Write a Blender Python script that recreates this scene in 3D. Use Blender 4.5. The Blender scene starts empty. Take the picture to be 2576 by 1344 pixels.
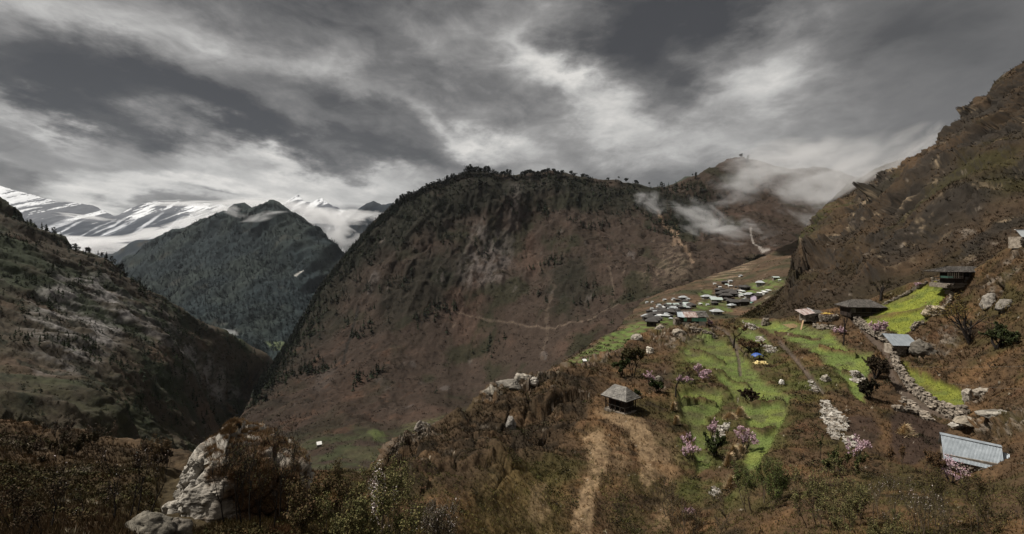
import bpy, math, random
import numpy as np
from math import radians as R
D = bpy.data
SC = bpy.context.scene
COL = SC.collection

# ------------------------------------------------------------------ camera
F, CX, YH = 1150.0, 1288.0, 640.0          # focal length, axis and horizon row of the photograph (2576 x 1344 units)
cam_d = D.cameras.new("camera"); cam = D.objects.new("camera", cam_d); COL.objects.link(cam)
cam.location = (0, 0, 0); cam.rotation_euler = (R(90), 0, 0)
cam_d.sensor_width = 36.0; cam_d.lens = 36.0*F/2576.0; cam_d.shift_y = -(672-YH)/2576.0
cam_d.clip_start = 0.1; cam_d.clip_end = 40000
SC.camera = cam
SC.view_settings.view_transform = 'Standard'; SC.view_settings.look = 'None'
SC.view_settings.exposure = 0.40; SC.view_settings.gamma = 1.0
SC.render.engine = 'CYCLES'
cy = SC.cycles
cy.use_denoising = True; cy.denoiser = 'OPENIMAGEDENOISE'; cy.denoising_input_passes = 'RGB_ALBEDO_NORMAL'; cy.use_adaptive_sampling = False
cy.max_bounces = 6; cy.diffuse_bounces = 2; cy.glossy_bounces = 2; cy.transparent_max_bounces = 8
cy.volume_bounces = 2; cy.volume_max_steps = 256

SUN_AZ, SUN_EL = R(-78), R(56)             # compass angle from the view axis (left negative), height
def px_dir(px, py):
    az = math.atan2(px-CX, F)
    return az, math.atan2((YH-py)*math.cos(az), F)

# ------------------------------------------------------------------ sky
def make_world():
    w = D.worlds.new("World"); SC.world = w; w.use_nodes = True
    nt = w.node_tree; nt.nodes.clear()
    N = nt.nodes.new; L = nt.links.new
    def m(op, a, b=None, c=None, clamp=False):
        n = N('ShaderNodeMath'); n.operation = op; n.use_clamp = clamp
        for i, v in enumerate((a, b, c)):
            if v is None: continue
            if isinstance(v, (int, float)): n.inputs[i].default_value = v
            else: L(v, n.inputs[i])
        return n.outputs[0]
    def vm(op, a, b):
        n = N('ShaderNodeVectorMath'); n.operation = op
        for i, v in enumerate((a, b)):
            if isinstance(v, tuple): n.inputs[i].default_value = v
            else: L(v, n.inputs[i])
        return n.outputs[0]
    tc = N('ShaderNodeTexCoord'); sep = N('ShaderNodeSeparateXYZ'); L(tc.outputs['Generated'], sep.inputs[0])
    X, Y, Z = sep.outputs
    az = m('ARCTAN2', X, Y); el = m('ARCSINE', Z)
    cb = N('ShaderNodeCombineXYZ'); L(az, cb.inputs[0]); L(el, cb.inputs[1])
    v0 = cb.outputs[0]
    # cloud sheet overhead, drawn out along the wind
    zc = m('ADD', m('MAXIMUM', Z, 0.0), 0.16)
    pc = N('ShaderNodeCombineXYZ'); L(m('DIVIDE', X, zc), pc.inputs[0]); L(m('DIVIDE', Y, zc), pc.inputs[1])
    rot = N('ShaderNodeMapping'); rot.inputs['Rotation'].default_value = (0, 0, R(16)); rot.inputs['Scale'].default_value = (1.0, 0.60, 1)
    L(pc.outputs[0], rot.inputs[0])
    # second frame: azimuth and height, tilted so that streaks sink to the right
    rt = N('ShaderNodeMapping'); rt.inputs['Rotation'].default_value = (0, 0, R(16)); rt.inputs['Scale'].default_value = (1.0, 2.1, 1)
    L(v0, rt.inputs[0])
    def noise(vec, scale, detail, rough, dist=0.0):
        n = N('ShaderNodeTexNoise'); n.inputs['Scale'].default_value = scale; n.inputs['Detail'].default_value = detail
        n.inputs['Roughness'].default_value = rough; n.inputs['Distortion'].default_value = dist
        L(vec, n.inputs['Vector']); return n
    n1 = noise(rot.outputs[0], 1.0, 12, 0.60, 0.35).outputs[0]
    n2 = noise(rot.outputs[0], 3.1, 12, 0.62, 0.5).outputs[0]
    nb = noise(rt.outputs[0], 4.0, 12, 0.58, 0.6).outputs[0]
    nc = noise(rt.outputs[0], 11.0, 10, 0.62, 0.8).outputs[0]
    wn = noise(rt.outputs[0], 3.2, 8, 0.6).outputs['Color']; wn2 = noise(rot.outputs[0], 1.6, 6, 0.58).outputs['Color']
    warp = vm('ADD', vm('MULTIPLY', vm('SUBTRACT', wn, (.5, .5, .5)), (.42, .22, 0)),
              vm('MULTIPLY', vm('SUBTRACT', wn2, (.5, .5, .5)), (.26, .16, 0)))
    v1 = vm('ADD', v0, warp)
    blobs = [  # px, py, rx, ry, tilt, amount     (bright and dark masses of cloud)
        (420, 450, 900, 60, 2, .34), (700, 405, 480, 46, 4, .36), (950, 440, 420, 50, 6, .20), (1330, 110, 300, 110, 40, .24), (1440, 215, 240, 75, 42, .46),
        (1200, 370, 300, 60, 16, .40), (1780, 240, 420, 170, -14, .26), (1960, 170, 200, 80, 10, .26), (1640, 330, 260, 70, 10, .14), (330, 85, 380, 80, 22, .30),
        (600, 130, 340, 60, 20, .22), (90, 250, 260, 34, 26, .28), (1040, 60, 340, 70, 18, .12), (60, 345, 330, 50, 14, .14), (820, 190, 260, 40, 18, .14),
        (250, 490, 600, 40, 0, .22), (1050, 300, 260, 40, 18, .12), (2050, 330, 220, 80, 0, .10),
        (1610, 110, 230, 190, 20, -.42), (1800, 10, 420, 70, 0, -.36), (1700, 200, 90, 80, 30, -.10), (90, 60, 420, 110, 12, -.20), (380, 235, 640, 70, 12, -.34), (60, 170, 300, 60, 20, -.20),
        (860, 265, 240, 70, 4, -.22), (110, 405, 330, 50, 4, -.34), (640, 330, 640, 44, 8, -.30), (2450, 120, 620, 330, 0, -.14), (1000, 330, 220, 40, 20, -.10),
        (800, -60, 1500, 110, 3, -.20), (1000, 500, 500, 40, 0, .14), (520, 285, 760, 110, 9, -.20), (300, 475, 700, 50, 0, .22), (760, 30, 480, 90, 12, -.14), (540, 488, 130, 16, 0, -.30), (1120, 190, 240, 70, 24, -.14), (1420, 430, 460, 40, 4, -.12), (2250, 30, 460, 90, 0, -.14), (1490, 270, 60, 50, 60, -.14), (1880, 150, 110, 40, 20, -.14),
    ]
    tot = 0.47
    for px, py, rx, ry, tilt, amt in blobs:
        a, e = px_dir(px, py); ca = math.cos(a)
        mp = N('ShaderNodeMapping'); mp.vector_type = 'TEXTURE'
        mp.inputs['Location'].default_value = (a, e, 0); mp.inputs['Rotation'].default_value = (0, 0, R(-tilt))
        mp.inputs['Scale'].default_value = (1.5*rx/F*ca*ca, 1.5*ry/F*ca, 1)
        L(v1, mp.inputs[0])
        g = N('ShaderNodeTexGradient'); g.gradient_type = 'QUADRATIC_SPHERE'; L(mp.outputs[0], g.inputs[0])
        tot = m('MULTIPLY_ADD', g.outputs['Fac'], amt*1.25, tot)
    # the sheet is smooth and even to the far right, torn elsewhere
    ev = N('ShaderNodeMapRange'); ev.interpolation_type = 'SMOOTHSTEP'; L(az, ev.inputs[0]); ev.inputs[1].default_value = .42; ev.inputs[2].default_value = .80; ev.inputs[3].default_value = 1; ev.inputs[4].default_value = .30
    s = m('ADD', m('ADD', m('MULTIPLY', m('SUBTRACT', n1, .5), .50), m('MULTIPLY', m('SUBTRACT', nb, .5), .70)), m('ADD', m('MULTIPLY', m('SUBTRACT', n2, .5), .34), m('MULTIPLY', m('SUBTRACT', nc, .5), .40)))
    s = m('MULTIPLY', s, ev.outputs[0])
    # smooth grey sheet to the right
    a, e = px_dir(2450, 200)
    tot = m('ADD', tot, s)
    # unseen sky overhead and behind the viewer, brightened to light the ground
    mr = N('ShaderNodeMapRange'); L(Z, mr.inputs[0]); mr.inputs[1].default_value = .55; mr.inputs[2].default_value = .9; mr.inputs[3].default_value = 0; mr.inputs[4].default_value = .10
    mb_ = N('ShaderNodeMapRange'); L(Y, mb_.inputs[0]); mb_.inputs[1].default_value = .35; mb_.inputs[2].default_value = -.3; mb_.inputs[3].default_value = 0; mb_.inputs[4].default_value = .06
    tot = m('ADD', tot, m('ADD', mr.outputs[0], mb_.outputs[0]))
    cr = N('ShaderNodeValToRGB'); L(tot, cr.inputs[0]); e = cr.color_ramp.elements
    e[0].position = 0.0; e[0].color = (.034, .034, .036, 1); e[1].position = 1.0; e[1].color = (.56, .543, .515, 1)
    for p, c in ((.2, (.056, .055, .055)), (.40, (.122, .119, .116)), (.58, (.215, .21, .203)), (.78, (.38, .373, .36))):
        x = e.new(p); x.color = (*c, 1)
    sky = N('ShaderNodeTexSky'); sky.sky_type = 'NISHITA'; sky.sun_disc = False
    sky.sun_elevation = SUN_EL; sky.sun_rotation = SUN_AZ
    b1 = N('ShaderNodeBackground'); L(sky.outputs[0], b1.inputs[0]); b1.inputs[1].default_value = 0.06
    b2 = N('ShaderNodeBackground'); L(cr.outputs[0], b2.inputs[0]); b2.inputs[1].default_value = 1.0
    mx = N('ShaderNodeMixShader'); mx.inputs[0].default_value = .97
    L(b1.outputs[0], mx.inputs[1]); L(b2.outputs[0], mx.inputs[2])
    out = N('ShaderNodeOutputWorld'); L(mx.outputs[0], out.inputs[0])
    w.cycles.sampling_method = 'MANUAL'; w.cycles.sample_map_resolution = 512
make_world()

sun_d = D.lights.new("sun", 'SUN'); sun_d.energy = 4.6; sun_d.angle = R(6); sun_d.color = (1, .95, .87)
sun = D.objects.new("sun", sun_d); COL.objects.link(sun)
# the lamp shines down its -Z: tip it from straight down towards the left of the view
sun.rotation_euler = (R(90)-SUN_EL, 0, R(180)+0.0)
from mathutils import Vector, Matrix
_d = Vector((math.sin(SUN_AZ)*math.cos(SUN_EL), math.cos(SUN_AZ)*math.cos(SUN_EL), math.sin(SUN_EL)))
sun.rotation_euler = _d.to_track_quat('Z', 'Y').to_euler()

# ------------------------------------------------------------------ noise
rng = np.random.default_rng(7)
random.seed(7)
f32 = np.float32
def _hash(x, y, z, s):
    h = (x.astype(np.uint32)*np.uint32(374761393) + y.astype(np.uint32)*np.uint32(668265263)
         + z.astype(np.uint32)*np.uint32(2246822519) + np.uint32((s*3266489917) & 0xffffffff))
    h ^= h >> np.uint32(15); h *= np.uint32(2246822519); h ^= h >> np.uint32(13); h *= np.uint32(3266489917); h ^= h >> np.uint32(16)
    return h
def perlin(p, seed=0):
    p = np.asarray(p, dtype=f32); i = np.floor(p); f = p-i; i = i.astype(np.int32)
    u = f*f*f*(f*(f*6-15)+10)
    out = np.zeros(len(p), f32)
    for dx in (0, 1):
        for dy in (0, 1):
            for dz in (0, 1):
                h = _hash(i[:, 0]+dx, i[:, 1]+dy, i[:, 2]+dz, seed)
                gx = (h & np.uint32(1023)).astype(f32)/511.5-1; gy = ((h >> np.uint32(10)) & np.uint32(1023)).astype(f32)/511.5-1
                gz = ((h >> np.uint32(20)) & np.uint32(1023)).astype(f32)/511.5-1
                w = (u[:, 0] if dx else 1-u[:, 0])*(u[:, 1] if dy else 1-u[:, 1])*(u[:, 2] if dz else 1-u[:, 2])
                out += w*(gx*(f[:, 0]-dx)+gy*(f[:, 1]-dy)+gz*(f[:, 2]-dz))
    return out*1.25
def fbm(p, wl, octs=5, gain=.5, seed=0, ridged=False, st=(1, 1, 1)):
    p = np.asarray(p, f32)*np.array(st, f32)/f32(wl); a = 1.0; out = np.zeros(len(p), f32); tot = 0
    for o in range(octs):
        n = perlin(p*(2.03**o)+o*17.3, seed+o)
        if ridged: n = 1-2*np.abs(n)
        out += a*n; tot += a; a *= gain
    return out/tot
def voro(p, wl, seed=0, st=(1, 1, 1)):
    """fractured rock: per-block height, tilt across the block, closeness of the joint (0 at a joint)"""
    q = np.asarray(p, f32)*np.array(st, f32)/f32(wl); i = np.floor(q).astype(np.int32); n = len(q)
    b1 = np.full(n, 9, f32); b2 = b1.copy(); hh = np.zeros(n, np.uint32); vv = np.zeros((n, 3), f32)
    for dx in (-1, 0, 1):
        for dy in (-1, 0, 1):
            for dz in (-1, 0, 1):
                c = i+np.array([dx, dy, dz], np.int32); h = _hash(c[:, 0], c[:, 1], c[:, 2], seed)
                r = np.stack([(h & np.uint32(1023)), ((h >> np.uint32(10)) & np.uint32(1023)), ((h >> np.uint32(20)) & np.uint32(1023))], -1).astype(f32)/1023
                v = q-(c+r); d = (v*v).sum(1); k = d < b1
                b2 = np.where(k, b1, np.minimum(b2, d)); b1 = np.where(k, d, b1); hh = np.where(k, h, hh); vv = np.where(k[:, None], v, vv)
    h2 = hh*np.uint32(2654435761); h2 ^= h2 >> np.uint32(16)
    t = np.stack([(h2 & np.uint32(255)), ((h2 >> np.uint32(8)) & np.uint32(255)), ((h2 >> np.uint32(16)) & np.uint32(255))], -1).astype(f32)/127.5-1
    return (h2 >> np.uint32(24)).astype(f32)/255, (t*vv).sum(1), np.sqrt(b2)-np.sqrt(b1)
def blocks(p, wl, seed=0, st=(1, 1, 1)):
    w = fbm(p, wl*1.5, 3, .5, seed+5)*wl*.35
    h, t, j = voro(np.asarray(p)+w[:, None], wl, seed, st); return (h-.5)+t*1.1-(1-smooth(0, .12, j))*.35
def smooth(a, b, x):
    t = np.clip((x-a)/(b-a), 0, 1); return t*t*(3-2*t)

def pt(px, py, Y):
    return np.stack([(px-CX)/F*Y, Y+0*px, (YH-py)/F*Y], -1)

class TPS:
    """smooth log-distance through a few surveyed points"""
    def __init__(s, pts, lam=1e-3):
        a = np.array(pts, float); s.c = a[:, :2]/600.0; v = np.log(a[:, 2]); n = len(a)
        K = s.k(np.linalg.norm(s.c[:, None]-s.c[None], axis=2))+lam*np.eye(n)
        P = np.hstack([np.ones((n, 1)), s.c]); A = np.zeros((n+3, n+3)); A[:n, :n] = K; A[:n, n:] = P; A[n:, :n] = P.T
        s.w = np.linalg.solve(A, np.concatenate([v, np.zeros(3)]))
    @staticmethod
    def k(r): return np.where(r > 1e-9, r*r*np.log(np.maximum(r, 1e-9)), 0)
    def __call__(s, px, py):
        q = np.stack([px.ravel(), py.ravel()], -1)/600.0; o = np.zeros(len(q))
        n = len(s.c)
        for i in range(0, len(q), 60000):
            qq = q[i:i+60000]
            r = np.sqrt(((qq[:, None]-s.c[None])**2).sum(2))
            o[i:i+60000] = s.k(r)@s.w[:n]+s.w[n]+qq@s.w[n+1:]
        return np.exp(o).reshape(px.shape)

def ip(x, poly):
    a = np.array(poly, float); return np.interp(x, a[:, 0], a[:, 1])

def new_mesh(name, V, faces, mats, smooth_sh=True, cols=None, midx=None, parent=None):
    """faces: int array (n,3) or (n,4)"""
    me = D.meshes.new(name); V = np.asarray(V, f32); faces = np.asarray(faces, np.int32); k = faces.shape[1]
    me.vertices.add(len(V)); me.vertices.foreach_set('co', V.ravel())
    me.loops.add(faces.size); me.loops.foreach_set('vertex_index', faces.ravel())
    me.polygons.add(len(faces)); me.polygons.foreach_set('loop_start', np.arange(len(faces), dtype=np.int32)*k)
    if not isinstance(mats, (list, tuple)): mats = [mats]
    for m_ in mats: me.materials.append(m_)
    if midx is not None: me.polygons.foreach_set('material_index', np.asarray(midx, np.int32))
    me.polygons.foreach_set('use_smooth', np.full(len(faces), smooth_sh))
    if cols is not None:
        at = me.attributes.new('albedo', 'FLOAT_COLOR', 'POINT')
        at.data.foreach_set('color', np.hstack([np.clip(cols, 0, 1), np.ones((len(V), 1))]).astype(f32).ravel())
    me.update(calc_edges=True)
    o = D.objects.new(name, me); COL.objects.link(o)
    if parent is not None: o.parent = parent
    return o

def tag(o, label=None, cat=None, group=None, kind=None):
    if label: o['label'] = label
    if cat: o['category'] = cat
    if group: o['group'] = group
    if kind: o['kind'] = kind
    return o

# ------------------------------------------------------------------ materials
def mat_new(name):
    m_ = D.materials.new(name); m_.use_nodes = True; nt = m_.node_tree
    b = nt.nodes['Principled BSDF']; b.inputs['Specular IOR Level'].default_value = .2
    return m_, nt, b
def mat_albedo(name, scales=((.5, .35),), rough=.95, bump=0.0, bscale=1.0, spec=.1, hue=None):
    """land or leaves: own colour carried by the mesh, broken up by fine solid noise (scales in cycles per metre)"""
    m_, nt, b = mat_new(name); N = nt.nodes.new; L = nt.links.new
    at = N('ShaderNodeAttribute'); at.attribute_name = 'albedo'
    tc = N('ShaderNodeTexCoord'); col = at.outputs['Color']
    for s, amt in scales:
        n = N('ShaderNodeTexNoise'); n.inputs['Scale'].default_value = s; n.inputs['Detail'].default_value = 6; n.inputs['Roughness'].default_value = .7
        L(tc.outputs['Object'], n.inputs['Vector'])
        mr = N('ShaderNodeMapRange'); mr.inputs[1].default_value = .3; mr.inputs[2].default_value = .7
        mr.inputs[3].default_value = 1-amt; mr.inputs[4].default_value = 1+amt; L(n.outputs[0], mr.inputs[0])
        vm = N('ShaderNodeVectorMath'); vm.operation = 'SCALE'; L(col, vm.inputs[0]); L(mr.outputs[0], vm.inputs['Scale']); col = vm.outputs[0]
    L(col, b.inputs['Base Color']); b.inputs['Roughness'].default_value = rough; b.inputs['Specular IOR Level'].default_value = spec
    if bump:
        n = N('ShaderNodeTexNoise'); n.inputs['Scale'].default_value = bscale; n.inputs['Detail'].default_value = 8; n.inputs['Roughness'].default_value = .7
        L(tc.outputs['Object'], n.inputs['Vector']); bp = N('ShaderNodeBump'); bp.inputs['Strength'].default_value = 1
        bp.inputs['Distance'].default_value = bump; L(n.outputs[0], bp.inputs['Height']); L(bp.outputs[0], b.inputs['Normal'])
    return m_
def mat_plain(name, c1, c2=None, scale=3.0, rough=.85, metal=0.0, stretch=(1, 1, 1), spec=.2, bump=0, detail=6, lo=.35, hi=.65):
    m_, nt, b = mat_new(name); N = nt.nodes.new; L = nt.links.new
    b.inputs['Roughness'].default_value = rough; b.inputs['Metallic'].default_value = metal; b.inputs['Specular IOR Level'].default_value = spec
    if c2 is None: c2 = tuple(x*.6 for x in c1)
    tc = N('ShaderNodeTexCoord'); mp = N('ShaderNodeMapping'); mp.inputs['Scale'].default_value = stretch; L(tc.outputs['Object'], mp.inputs[0])
    n = N('ShaderNodeTexNoise'); n.inputs['Scale'].default_value = scale; n.inputs['Detail'].default_value = detail; n.inputs['Roughness'].default_value = .65
    L(mp.outputs[0], n.inputs['Vector'])
    cr = N('ShaderNodeValToRGB'); cr.color_ramp.elements[0].position = lo; cr.color_ramp.elements[1].position = hi
    cr.color_ramp.elements[0].color = (*c2, 1); cr.color_ramp.elements[1].color = (*c1, 1)
    L(n.outputs[0], cr.inputs[0]); L(cr.outputs[0], b.inputs['Base Color'])
    if bump:
        bp = N('ShaderNodeBump'); bp.inputs['Distance'].default_value = bump; L(n.outputs[0], bp.inputs['Height']); L(bp.outputs[0], b.inputs['Normal'])
    return m_
# ------------------------------------------------------------------ landforms
class Land:
    def __init__(s, name, x0, x1, dx, crest, base, pts, rows, noise, colour, mat, back=.7, nback=14, front=0, amp_fn=None, lam=1e-3):
        s.x0, s.dx = x0, dx
        cols = np.arange(x0, x1+dx*.5, dx); nc = len(cols); s.cols = cols
        s.top = ip(cols, crest); s.bot = np.maximum(ip(cols, base), s.top+4)
        t = np.linspace(0, 1, rows); s.rows = rows
        PX = np.repeat(cols[None], rows, 0); PY = s.bot[None]+(s.top-s.bot)[None]*t[:, None]
        Y = TPS(pts, lam)(PX, PY)
        P = pt(PX, PY, Y)
        s.PX, s.PY = PX, PY
        pre = []
        if front:
            for k in range(front):
                q = P[0].copy(); f = (k+.3)/front
                q[:, 0] *= f; q[:, 1] *= f; pre.append(q)
            P = np.concatenate([np.array(pre), P]); 
        bk = []
        d = P[-1]-P[-6]; d /= np.maximum(np.linalg.norm(d[:, :2], axis=1), 1e-6)[:, None]
        step = (Y[-1]*.012)
        q = P[-1].copy(); sl = np.clip(d[:, 2], -1.2, 1.0)
        for k in range(nback):
            w = min(1, (k+1)/4); slope = sl*(1-w)-back*w
            st = step*(1+.35*k)
            q = q.copy(); rad = q[:, :2]/np.linalg.norm(q[:, :2], axis=1)[:, None]
            q[:, :2] += rad*st[:, None]; q[:, 2] += slope*st; bk.append(q)
        if bk: P = np.concatenate([P, np.array(bk)])
        s.pre = front; nr = len(P)
        PXf = np.concatenate([np.repeat(cols[None], front, 0), PX, np.repeat(cols[None], nback, 0)])
        PYf = np.concatenate([np.repeat(s.bot[None], front, 0), PY, np.repeat(s.top[None], nback, 0)])
        du = np.gradient(P, axis=1); dv = np.gradient(P, axis=0)
        n = np.cross(du, dv); n /= np.maximum(np.linalg.norm(n, axis=2), 1e-9)[..., None]
        p = P.reshape(-1, 3); nn = n.reshape(-1, 3)
        disp = noise(p, nn, PXf.ravel(), PYf.ravel())
        if disp.ndim == 1: p = p+nn*disp[:, None]
        else: p = p+disp
        P = p.reshape(nr, nc, 3)
        du = np.gradient(P, axis=1); dv = np.gradient(P, axis=0)
        n = np.cross(du, dv); n /= np.maximum(np.linalg.norm(n, axis=2), 1e-9)[..., None]
        s.P = P; s.N = n
        c = colour(P.reshape(-1, 3), n.reshape(-1, 3), PXf.ravel(), PYf.ravel()); s.C = c.reshape(nr, nc, 3)
        idx = np.arange(nr*nc).reshape(nr, nc)
        fc = np.stack([idx[:-1, :-1], idx[:-1, 1:], idx[1:, 1:], idx[1:, :-1]], -1).reshape(-1, 4)
        s.obj = new_mesh(name, P.reshape(-1, 3), fc, mat, True, c); tag(s.obj, kind='structure')
    def _look(s, A, px, py):
        px = np.atleast_1d(np.asarray(px, float)); py = np.atleast_1d(np.asarray(py, float))
        c = np.clip((px-s.x0)/s.dx, 0, len(s.cols)-1.001); ci = c.astype(int); cf = c-ci
        b = s.bot[ci]*(1-cf)+s.bot[ci+1]*cf; tp = s.top[ci]*(1-cf)+s.top[ci+1]*cf
        r = np.clip((py-b)/(tp-b), 0, 1)*(s.rows-1); r = np.clip(r, 0, s.rows-1.001); ri = r.astype(int); rf = r-ri; ri = ri+s.pre
        cf = cf[:, None]; rf = rf[:, None]
        return (A[ri, ci]*(1-cf)+A[ri, ci+1]*cf)*(1-rf)+(A[ri+1, ci]*(1-cf)+A[ri+1, ci+1]*cf)*rf
    def at(s, px, py): return s._look(s.P, px, py)
    def nrm(s, px, py): return s._look(s.N, px, py)
    def alb(s, px, py): return s._look(s.C, px, py)
    def crest_y(s, px): return np.interp(px, s.cols, s.top)
    def sample(s, n, x0, x1, y0=None, y1=None, r=None):
        r = r or rng
        px = r.uniform(x0, x1, n); tp = np.interp(px, s.cols, s.top); b = np.interp(px, s.cols, s.bot)
        py = r.uniform(0, 1, n)*(b-tp)+tp
        k = np.ones(n, bool)
        if y0 is not None: k &= py > y0
        if y1 is not None: k &= py < y1
        return px[k], py[k]

def poly_mask(px, py, poly, soft=5.0, jit=None):
    """1 inside the outline, falling to 0 over `soft` units"""
    a = np.array(poly, float); out = np.zeros(len(px), f32); mg = soft*2+14
    k = np.where((px > a[:, 0].min()-mg) & (px < a[:, 0].max()+mg) & (py > a[:, 1].min()-mg) & (py < a[:, 1].max()+mg))[0]
    if not len(k): return out
    x, y = px[k], py[k]
    inside = np.zeros(len(k), bool); dist = np.full(len(k), 1e9)
    for i in range(len(a)):
        x1, y1 = a[i]; x2, y2 = a[(i+1) % len(a)]
        c = ((y1 > y) != (y2 > y))
        if y1 != y2: inside ^= c & (x < (x2-x1)*(y-y1)/(y2-y1)+x1)
        dx, dy = x2-x1, y2-y1; t = np.clip(((x-x1)*dx+(y-y1)*dy)/max(dx*dx+dy*dy, 1e-9), 0, 1)
        dist = np.minimum(dist, np.hypot(x-x1-t*dx, y-y1-t*dy))
    sd = np.where(inside, dist, -dist)
    if jit is not None: sd = sd+jit[k]
    out[k] = smooth(-soft*.5, soft*.5, sd)
    return out
def line_mask(px, py, line, w, jit=None, soft=.5):
    a = np.array(line, float); out = np.zeros(len(px), f32); mg = w*3+12
    k = np.where((px > a[:, 0].min()-mg) & (px < a[:, 0].max()+mg) & (py > a[:, 1].min()-mg) & (py < a[:, 1].max()+mg))[0]
    if not len(k): return out
    x, y = px[k], py[k]; dist = np.full(len(k), 1e9)
    for i in range(len(a)-1):
        x1, y1 = a[i]; x2, y2 = a[i+1]; dx, dy = x2-x1, y2-y1
        t = np.clip(((x-x1)*dx+(y-y1)*dy)/max(dx*dx+dy*dy, 1e-9), 0, 1)
        dist = np.minimum(dist, np.hypot(x-x1-t*dx, y-y1-t*dy))
    if jit is not None: dist = dist+jit[k]
    out[k] = 1-smooth(w*(1-soft), w, dist)
    return out
def mixc(c, col, m_):
    return c*(1-m_[:, None])+np.array(col, f32)[None]*m_[:, None]
def patch(p, wl, lo, hi, seed, octs=5, st=(1, 1, 1), gain=.55):
    return smooth(lo, hi, fbm(p, wl, octs, gain, seed, st=st))

SNOWP = [(-500, 420, 7200), (0, 470, 7000), (300, 540, 6800), (600, 530, 7000), (1000, 530, 7400), (-500, 640, 5200), (300, 640, 5200), (1000, 640, 5400), (0, 560, 6000), (600, 580, 6000)]
def snow_noise(p, n, px, py):
    q = np.stack([p[:, 0]+.35*p[:, 2], p[:, 1]*.06, p[:, 2]*.55], -1)
    a = (fbm(q, 1250, 8, .55, 11, True, st=(1, .5, .5))-.3)*330+(fbm(np.stack([p[:, 0]-.5*p[:, 2], p[:, 1]*.06, p[:, 2]*.6], -1), 420, 7, .6, 12, True)-.3)*120+fbm(p, 120, 5, .65, 13, st=(1, .1, 1))*34
    crest = smooth(0, 46, py-ip(px, SNOW_CREST))
    d = np.zeros((len(p), 3), f32); d[:, 1] = -a*(.05+.14*crest); d[:, 2] = fbm(p, 300, 7, .66, 14, st=(1, .1, 1))*60*(1-.6*crest)+a*.08
    return d
def snow_col(p, n, px, py):
    z = p[:, 2]
    lean = n[:, 0]*.75-n[:, 2]*.35                      # snow lies on the ledges, wind keeps one flank bare
    rib = fbm(np.stack([p[:, 0]+.30*p[:, 2], p[:, 1]*.02, p[:, 2]*.42], -1), 330, 8, .66, 17, True)
    rib2 = fbm(np.stack([p[:, 0]-.45*p[:, 2], p[:, 1]*.02, p[:, 2]*.45], -1), 190, 7, .66, 18, True)
    up = smooth(300, 950, z+fbm(p, 900, 3, .5, 15)*260)
    v = (rib-rib.mean())/rib.std()*.6+(rib2-rib2.mean())/rib2.std()*.55+fbm(p, 90, 5, .7, 20, st=(1, .05, 1))*.9
    rock = smooth(-.12, .12, -v*.6+.34-.48*up+lean*.2+.10)
    c = mixc(np.tile(np.array([.62, .635, .66], f32), (len(p), 1)), (.050, .056, .070), rock*.95)
    low = smooth(560, 330, z+fbm(p, 700, 5, .6, 16)*420-np.minimum(px, 350)*.35+60)
    gy = fbm(np.stack([p[:, 0]+.8*p[:, 2], p[:, 1]*.04, p[:, 2]*.3], -1), 420, 7, .62, 19, True); gully = smooth(.75, 1.5, (gy-gy.mean())/gy.std())
    dk = mixc(np.tile(np.array([.020, .027, .040], f32), (len(p), 1)), (.55, .57, .61), gully*.8)
    return c*(1-low[:, None])+dk*low[:, None]
SNOW_CREST = [(-600, 400), (-200, 440), (0, 468), (30, 480), (60, 487), (100, 497), (150, 511), (200, 515), (240, 523), (292, 548), (320, 530), (352, 518), (390, 508), (420, 514), (450, 508), (480, 516), (520, 514), (560, 520), (600, 530), (640, 540), (700, 520), (728, 505), (752, 492), (768, 510), (785, 512), (808, 502), (832, 518), (870, 535), (960, 560), (1100, 570)]
m_far = mat_albedo('far_slope', ((.02, .25),))
m_mid = mat_albedo('mountain_slope', ((.06, .25), (.35, .35)), bump=.5, bscale=.3)
m_near = mat_albedo('hillside', ((.5, .28), (4.0, .38)), bump=.06, bscale=5.0)
m_snow = mat_albedo('snow_and_rock', ((.01, .15),), rough=.8)

SNOW = Land('snow_mountain', -600, 1100, 2.6, SNOW_CREST,
    [(-600, 660), (1100, 660)], SNOWP, 130, snow_noise, snow_col, m_snow, back=.6)

def forest_col(seed, a=(.016, .024, .026), b=(.032, .038, .032), c3=(.05, .046, .036)):
    def fn(p, n, px, py):
        c = np.tile(np.array(a, f32), (len(p), 1))
        c = mixc(c, b, patch(p, 260, -.15, .25, seed)); c = mixc(c, c3, patch(p, 140, .18, .36, seed+4)*.7)
        return c
    return fn
def ridge_noise(big, amp, seed, fine=.25, st=(1, .45, .6)):
    def fn(p, n, px, py):
        return (fbm(p, big, 7, .55, seed, True, st=st)-.3)*amp+fbm(p, big*.35, 6, .6, seed+9)*amp*fine
    return fn
FOOTHILL = Land('hill', 120, 640, 3.0, [(120, 690), (200, 668), (250, 652), (300, 636), (345, 616), (390, 604), (430, 596), (460, 600), (520, 640), (640, 660)],
    [(120, 790), (640, 790)], [(120, 700, 4200), (400, 600, 4300), (640, 660, 4200), (120, 790, 3600), (640, 790, 3500)], 60, ridge_noise(500, 60, 31), forest_col(33, (.018, .026, .034), (.03, .036, .04)), m_far)
DARKHILL = Land('hill', 760, 1200, 3.0, [(760, 720), (820, 640), (862, 580), (885, 555), (905, 538), (925, 524), (940, 520), (960, 528), (985, 523), (1010, 530), (1060, 520), (1200, 560)],
    [(760, 800), (1200, 800)], [(760, 720, 3600), (940, 520, 3900), (1200, 560, 3900), (760, 800, 3300), (1200, 800, 3300), (950, 650, 3600)], 80, ridge_noise(500, 70, 35), forest_col(36, (.014, .021, .030), (.026, .032, .038)), m_far)

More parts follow.
